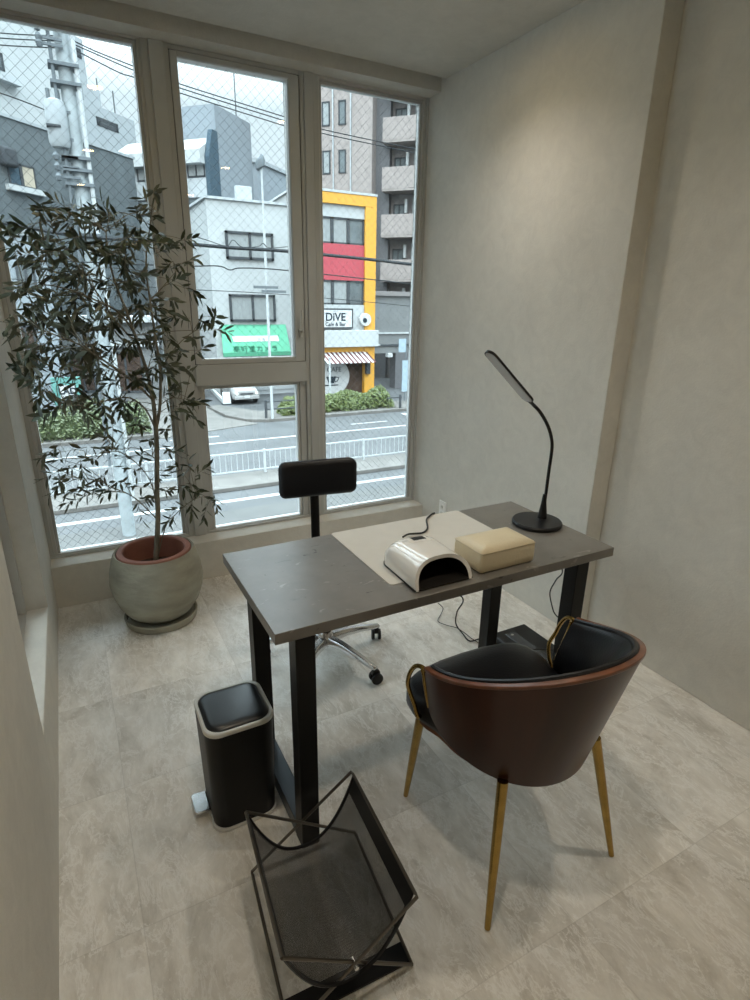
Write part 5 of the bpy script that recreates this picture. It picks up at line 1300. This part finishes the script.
# parked vehicles
def van(cx0, y, w, label, m='carw', h=1.85, name='van'):
    t = thing(name, (cx0, y+1.8, G), label, name)
    z = G
    def sec(yy, zt_, wi, zb2=.30): return [(cx0-w/2+wi*.2, yy, z+zb2), (cx0-w/2, yy, z+zb2+.25), (cx0-w/2+wi*.3, yy, z+max(zb2+.4, zt_-.25)), (cx0-w/2+wi+.12, yy, z+zt_), (cx0+w/2-wi-.12, yy, z+zt_), (cx0+w/2-wi*.3, yy, z+max(zb2+.4, zt_-.25)), (cx0+w/2, yy, z+zb2+.25), (cx0+w/2-wi*.2, yy, z+zb2)]
    MB().loft([sec(y+.02, .78, .05, .34), sec(y+.10, .92, .05), sec(y+.75, 1.05, .05), sec(y+1.35, h, .12), sec(y+3.6, h, .12), sec(y+3.9, h-.2, .12)]).build('body', m, t, bevel=.05)
    MB().add([(cx0-w/2+.16, y+.80, z+1.11), (cx0+w/2-.16, y+.80, z+1.11), (cx0+w/2-.26, y+1.30, z+h-.10), (cx0-w/2+.26, y+1.30, z+h-.10)], [(0, 1, 2, 3)]).build('windscreen', 'win', t, smooth=0).location.z = .02
    MB().box(cx0-w/2+.05, cx0+w/2-.05, y-.05, y+.10, z+.32, z+.52).build('bumper', m, t, bevel=.03)
    MB().box(cx0-.17, cx0+.17, y-.07, y-.04, z+.40, z+.56).build('number_plate', 'sign_white', t)
    MB().box(cx0-.4, cx0+.4, y-.02, y+.04, z+.62, z+.70).build('grille', 'wframe', t)
    for s_ in (-1, 1):
        MB().tube([(cx0+s_*(w/2-.2), y-.02, z+.68), (cx0+s_*(w/2-.2), y+.08, z+.68)], .10, 12).build('headlight', 'silver', t)
        for yy in (.75, 3.1): MB().tube([(cx0+s_*(w/2-.18), y+yy, z+.31), (cx0+s_*(w/2-.0), y+yy, z+.31)], .31, 20).build('wheel', 'tyre', t)
        MB().box(min(cx0+s_*(w/2), cx0+s_*(w/2+.16)), max(cx0+s_*(w/2), cx0+s_*(w/2+.16)), y+.95, y+1.05, z+1.15, z+1.32).build('mirror', 'wframe', t, bevel=.02)
vc = atz(247.5, 404.5, G); van(vc.x, vc.y, 1.62, 'white van parked nose-out in front of the camera shop')
vc = atz(199, 399, G); van(vc.x-.3, vc.y+.2, 1.6, 'white car half hidden by the window frame, left of the parked van', h=1.45, name='car')
ab = atz(227.5, 405, G); t = thing('sign_stand', (ab.x, ab.y, G), 'white upright sign stand beside the driveway, left of the van', 'sign')
MB().add([(ab.x-.24, ab.y, G+.03), (ab.x+.24, ab.y, G+.03), (ab.x+.22, ab.y+.15, G+.75), (ab.x-.22, ab.y+.15, G+.75), (ab.x-.24, ab.y+.40, G+.03), (ab.x+.24, ab.y+.40, G+.03), (ab.x+.22, ab.y+.22, G+.75), (ab.x-.22, ab.y+.22, G+.75)], [(0,1,2,3),(5,4,7,6),(3,2,6,7),(0,3,7,4),(1,5,6,2)]).build('board', 'sign_white', t, smooth=0)
MB().box(ab.x-.26, ab.x+.26, ab.y-.03, ab.y+.44, G, G+.08).build('foot', 'wframe', t)
k0, k1 = atz(212, 392, G), atz(224, 404, G)
o = MB().obox((k1.x, k1.y), ((k0-k1).normalized().x, (k0-k1).normalized().y), 0, (k0-k1).length, -.09, .09, G+.03, G+.30).build('parking_kerb', 'bwhite', bevel=.03, origin=k1)
tag(o, 'long white parking kerb running back beside the driveway', 'kerb')
# teal signboard on the left
SY = 30.2; a, b_ = aty(50, 378, SY), aty(84, 404, SY)
t = thing('teal_signboard', ((a.x+b_.x)/2, SY, G), 'teal roadside board with white lettered panel behind the lower leaves on the left', 'sign')
MB().box(a.x, b_.x, SY, SY+.12, b_.z, a.z).build('board', 'teal', t, bevel=.01)
c, d = aty(59, 385.5, SY), aty(77, 402, SY)
f_ = MB().box(c.x, d.x, SY-.03, SY+.0, d.z, c.z).build('white_panel', 'sign_white', t)
text_obj('lettering', 'LAD', .40, 'text', t, ((c.x+d.x)/2, SY-.04, c.z-.40), (1, 0, 0), (0, 0, 1), .004, bold=.012)
text_obj('lettering', 'NOT', .40, 'text', t, ((c.x+d.x)/2, SY-.04, c.z-.84), (1, 0, 0), (0, 0, 1), .004, bold=.012)
for x in (a.x+.15, b_.x-.15): MB().tube([(x, SY+.06, G), (x, SY+.06, b_.z+.02)], .05, 8).build('post', 'pole_dk', t)

# ------------------------------------------------------------------ daylight
w = bpy.data.worlds.new('sky'); scene.world = w; w.use_nodes = True; wt = w.node_tree; bg = wt.nodes['Background']
tc = wt.nodes.new('ShaderNodeTexCoord'); nz = wt.nodes.new('ShaderNodeTexNoise'); nz.inputs['Scale'].default_value = 2.0; nz.inputs['Detail'].default_value = 4
rp = wt.nodes.new('ShaderNodeValToRGB'); rp.color_ramp.elements[0].color = (.62, .75, .81, 1); rp.color_ramp.elements[1].color = (.70, .81, .86, 1)
wt.links.new(tc.outputs['Generated'], nz.inputs['Vector']); wt.links.new(nz.outputs['Fac'], rp.inputs[0]); wt.links.new(rp.outputs[0], bg.inputs['Color'])
# overcast sky: brighter towards the zenith
sx_ = wt.nodes.new('ShaderNodeSeparateXYZ'); wt.links.new(tc.outputs['Generated'], sx_.inputs[0])
mr_ = wt.nodes.new('ShaderNodeMapRange'); mr_.inputs['From Min'].default_value = .26; mr_.inputs['From Max'].default_value = 1.0; mr_.inputs['To Min'].default_value = SKY; mr_.inputs['To Max'].default_value = SKY*13
wt.links.new(sx_.outputs[2], mr_.inputs['Value']); wt.links.new(mr_.outputs[0], bg.inputs['Strength'])
bg.inputs['Strength'].default_value = SKY
sd = bpy.data.lights.new('sun', 'SUN'); sd.energy = SUN; sd.angle = math.radians(40); sd.color = (1, .98, .95)
so_ = bpy.data.objects.new('sun', sd); COL.objects.link(so_); so_.rotation_euler = (math.radians(64), 0, math.radians(-28)); so_.location = (0, -5, 20)

scene.view_settings.view_transform = 'Standard'; scene.view_settings.look = 'None'
scene.view_settings.gamma = 1; scene.view_settings.exposure = EXPO; scene.view_settings.use_curve_mapping = False
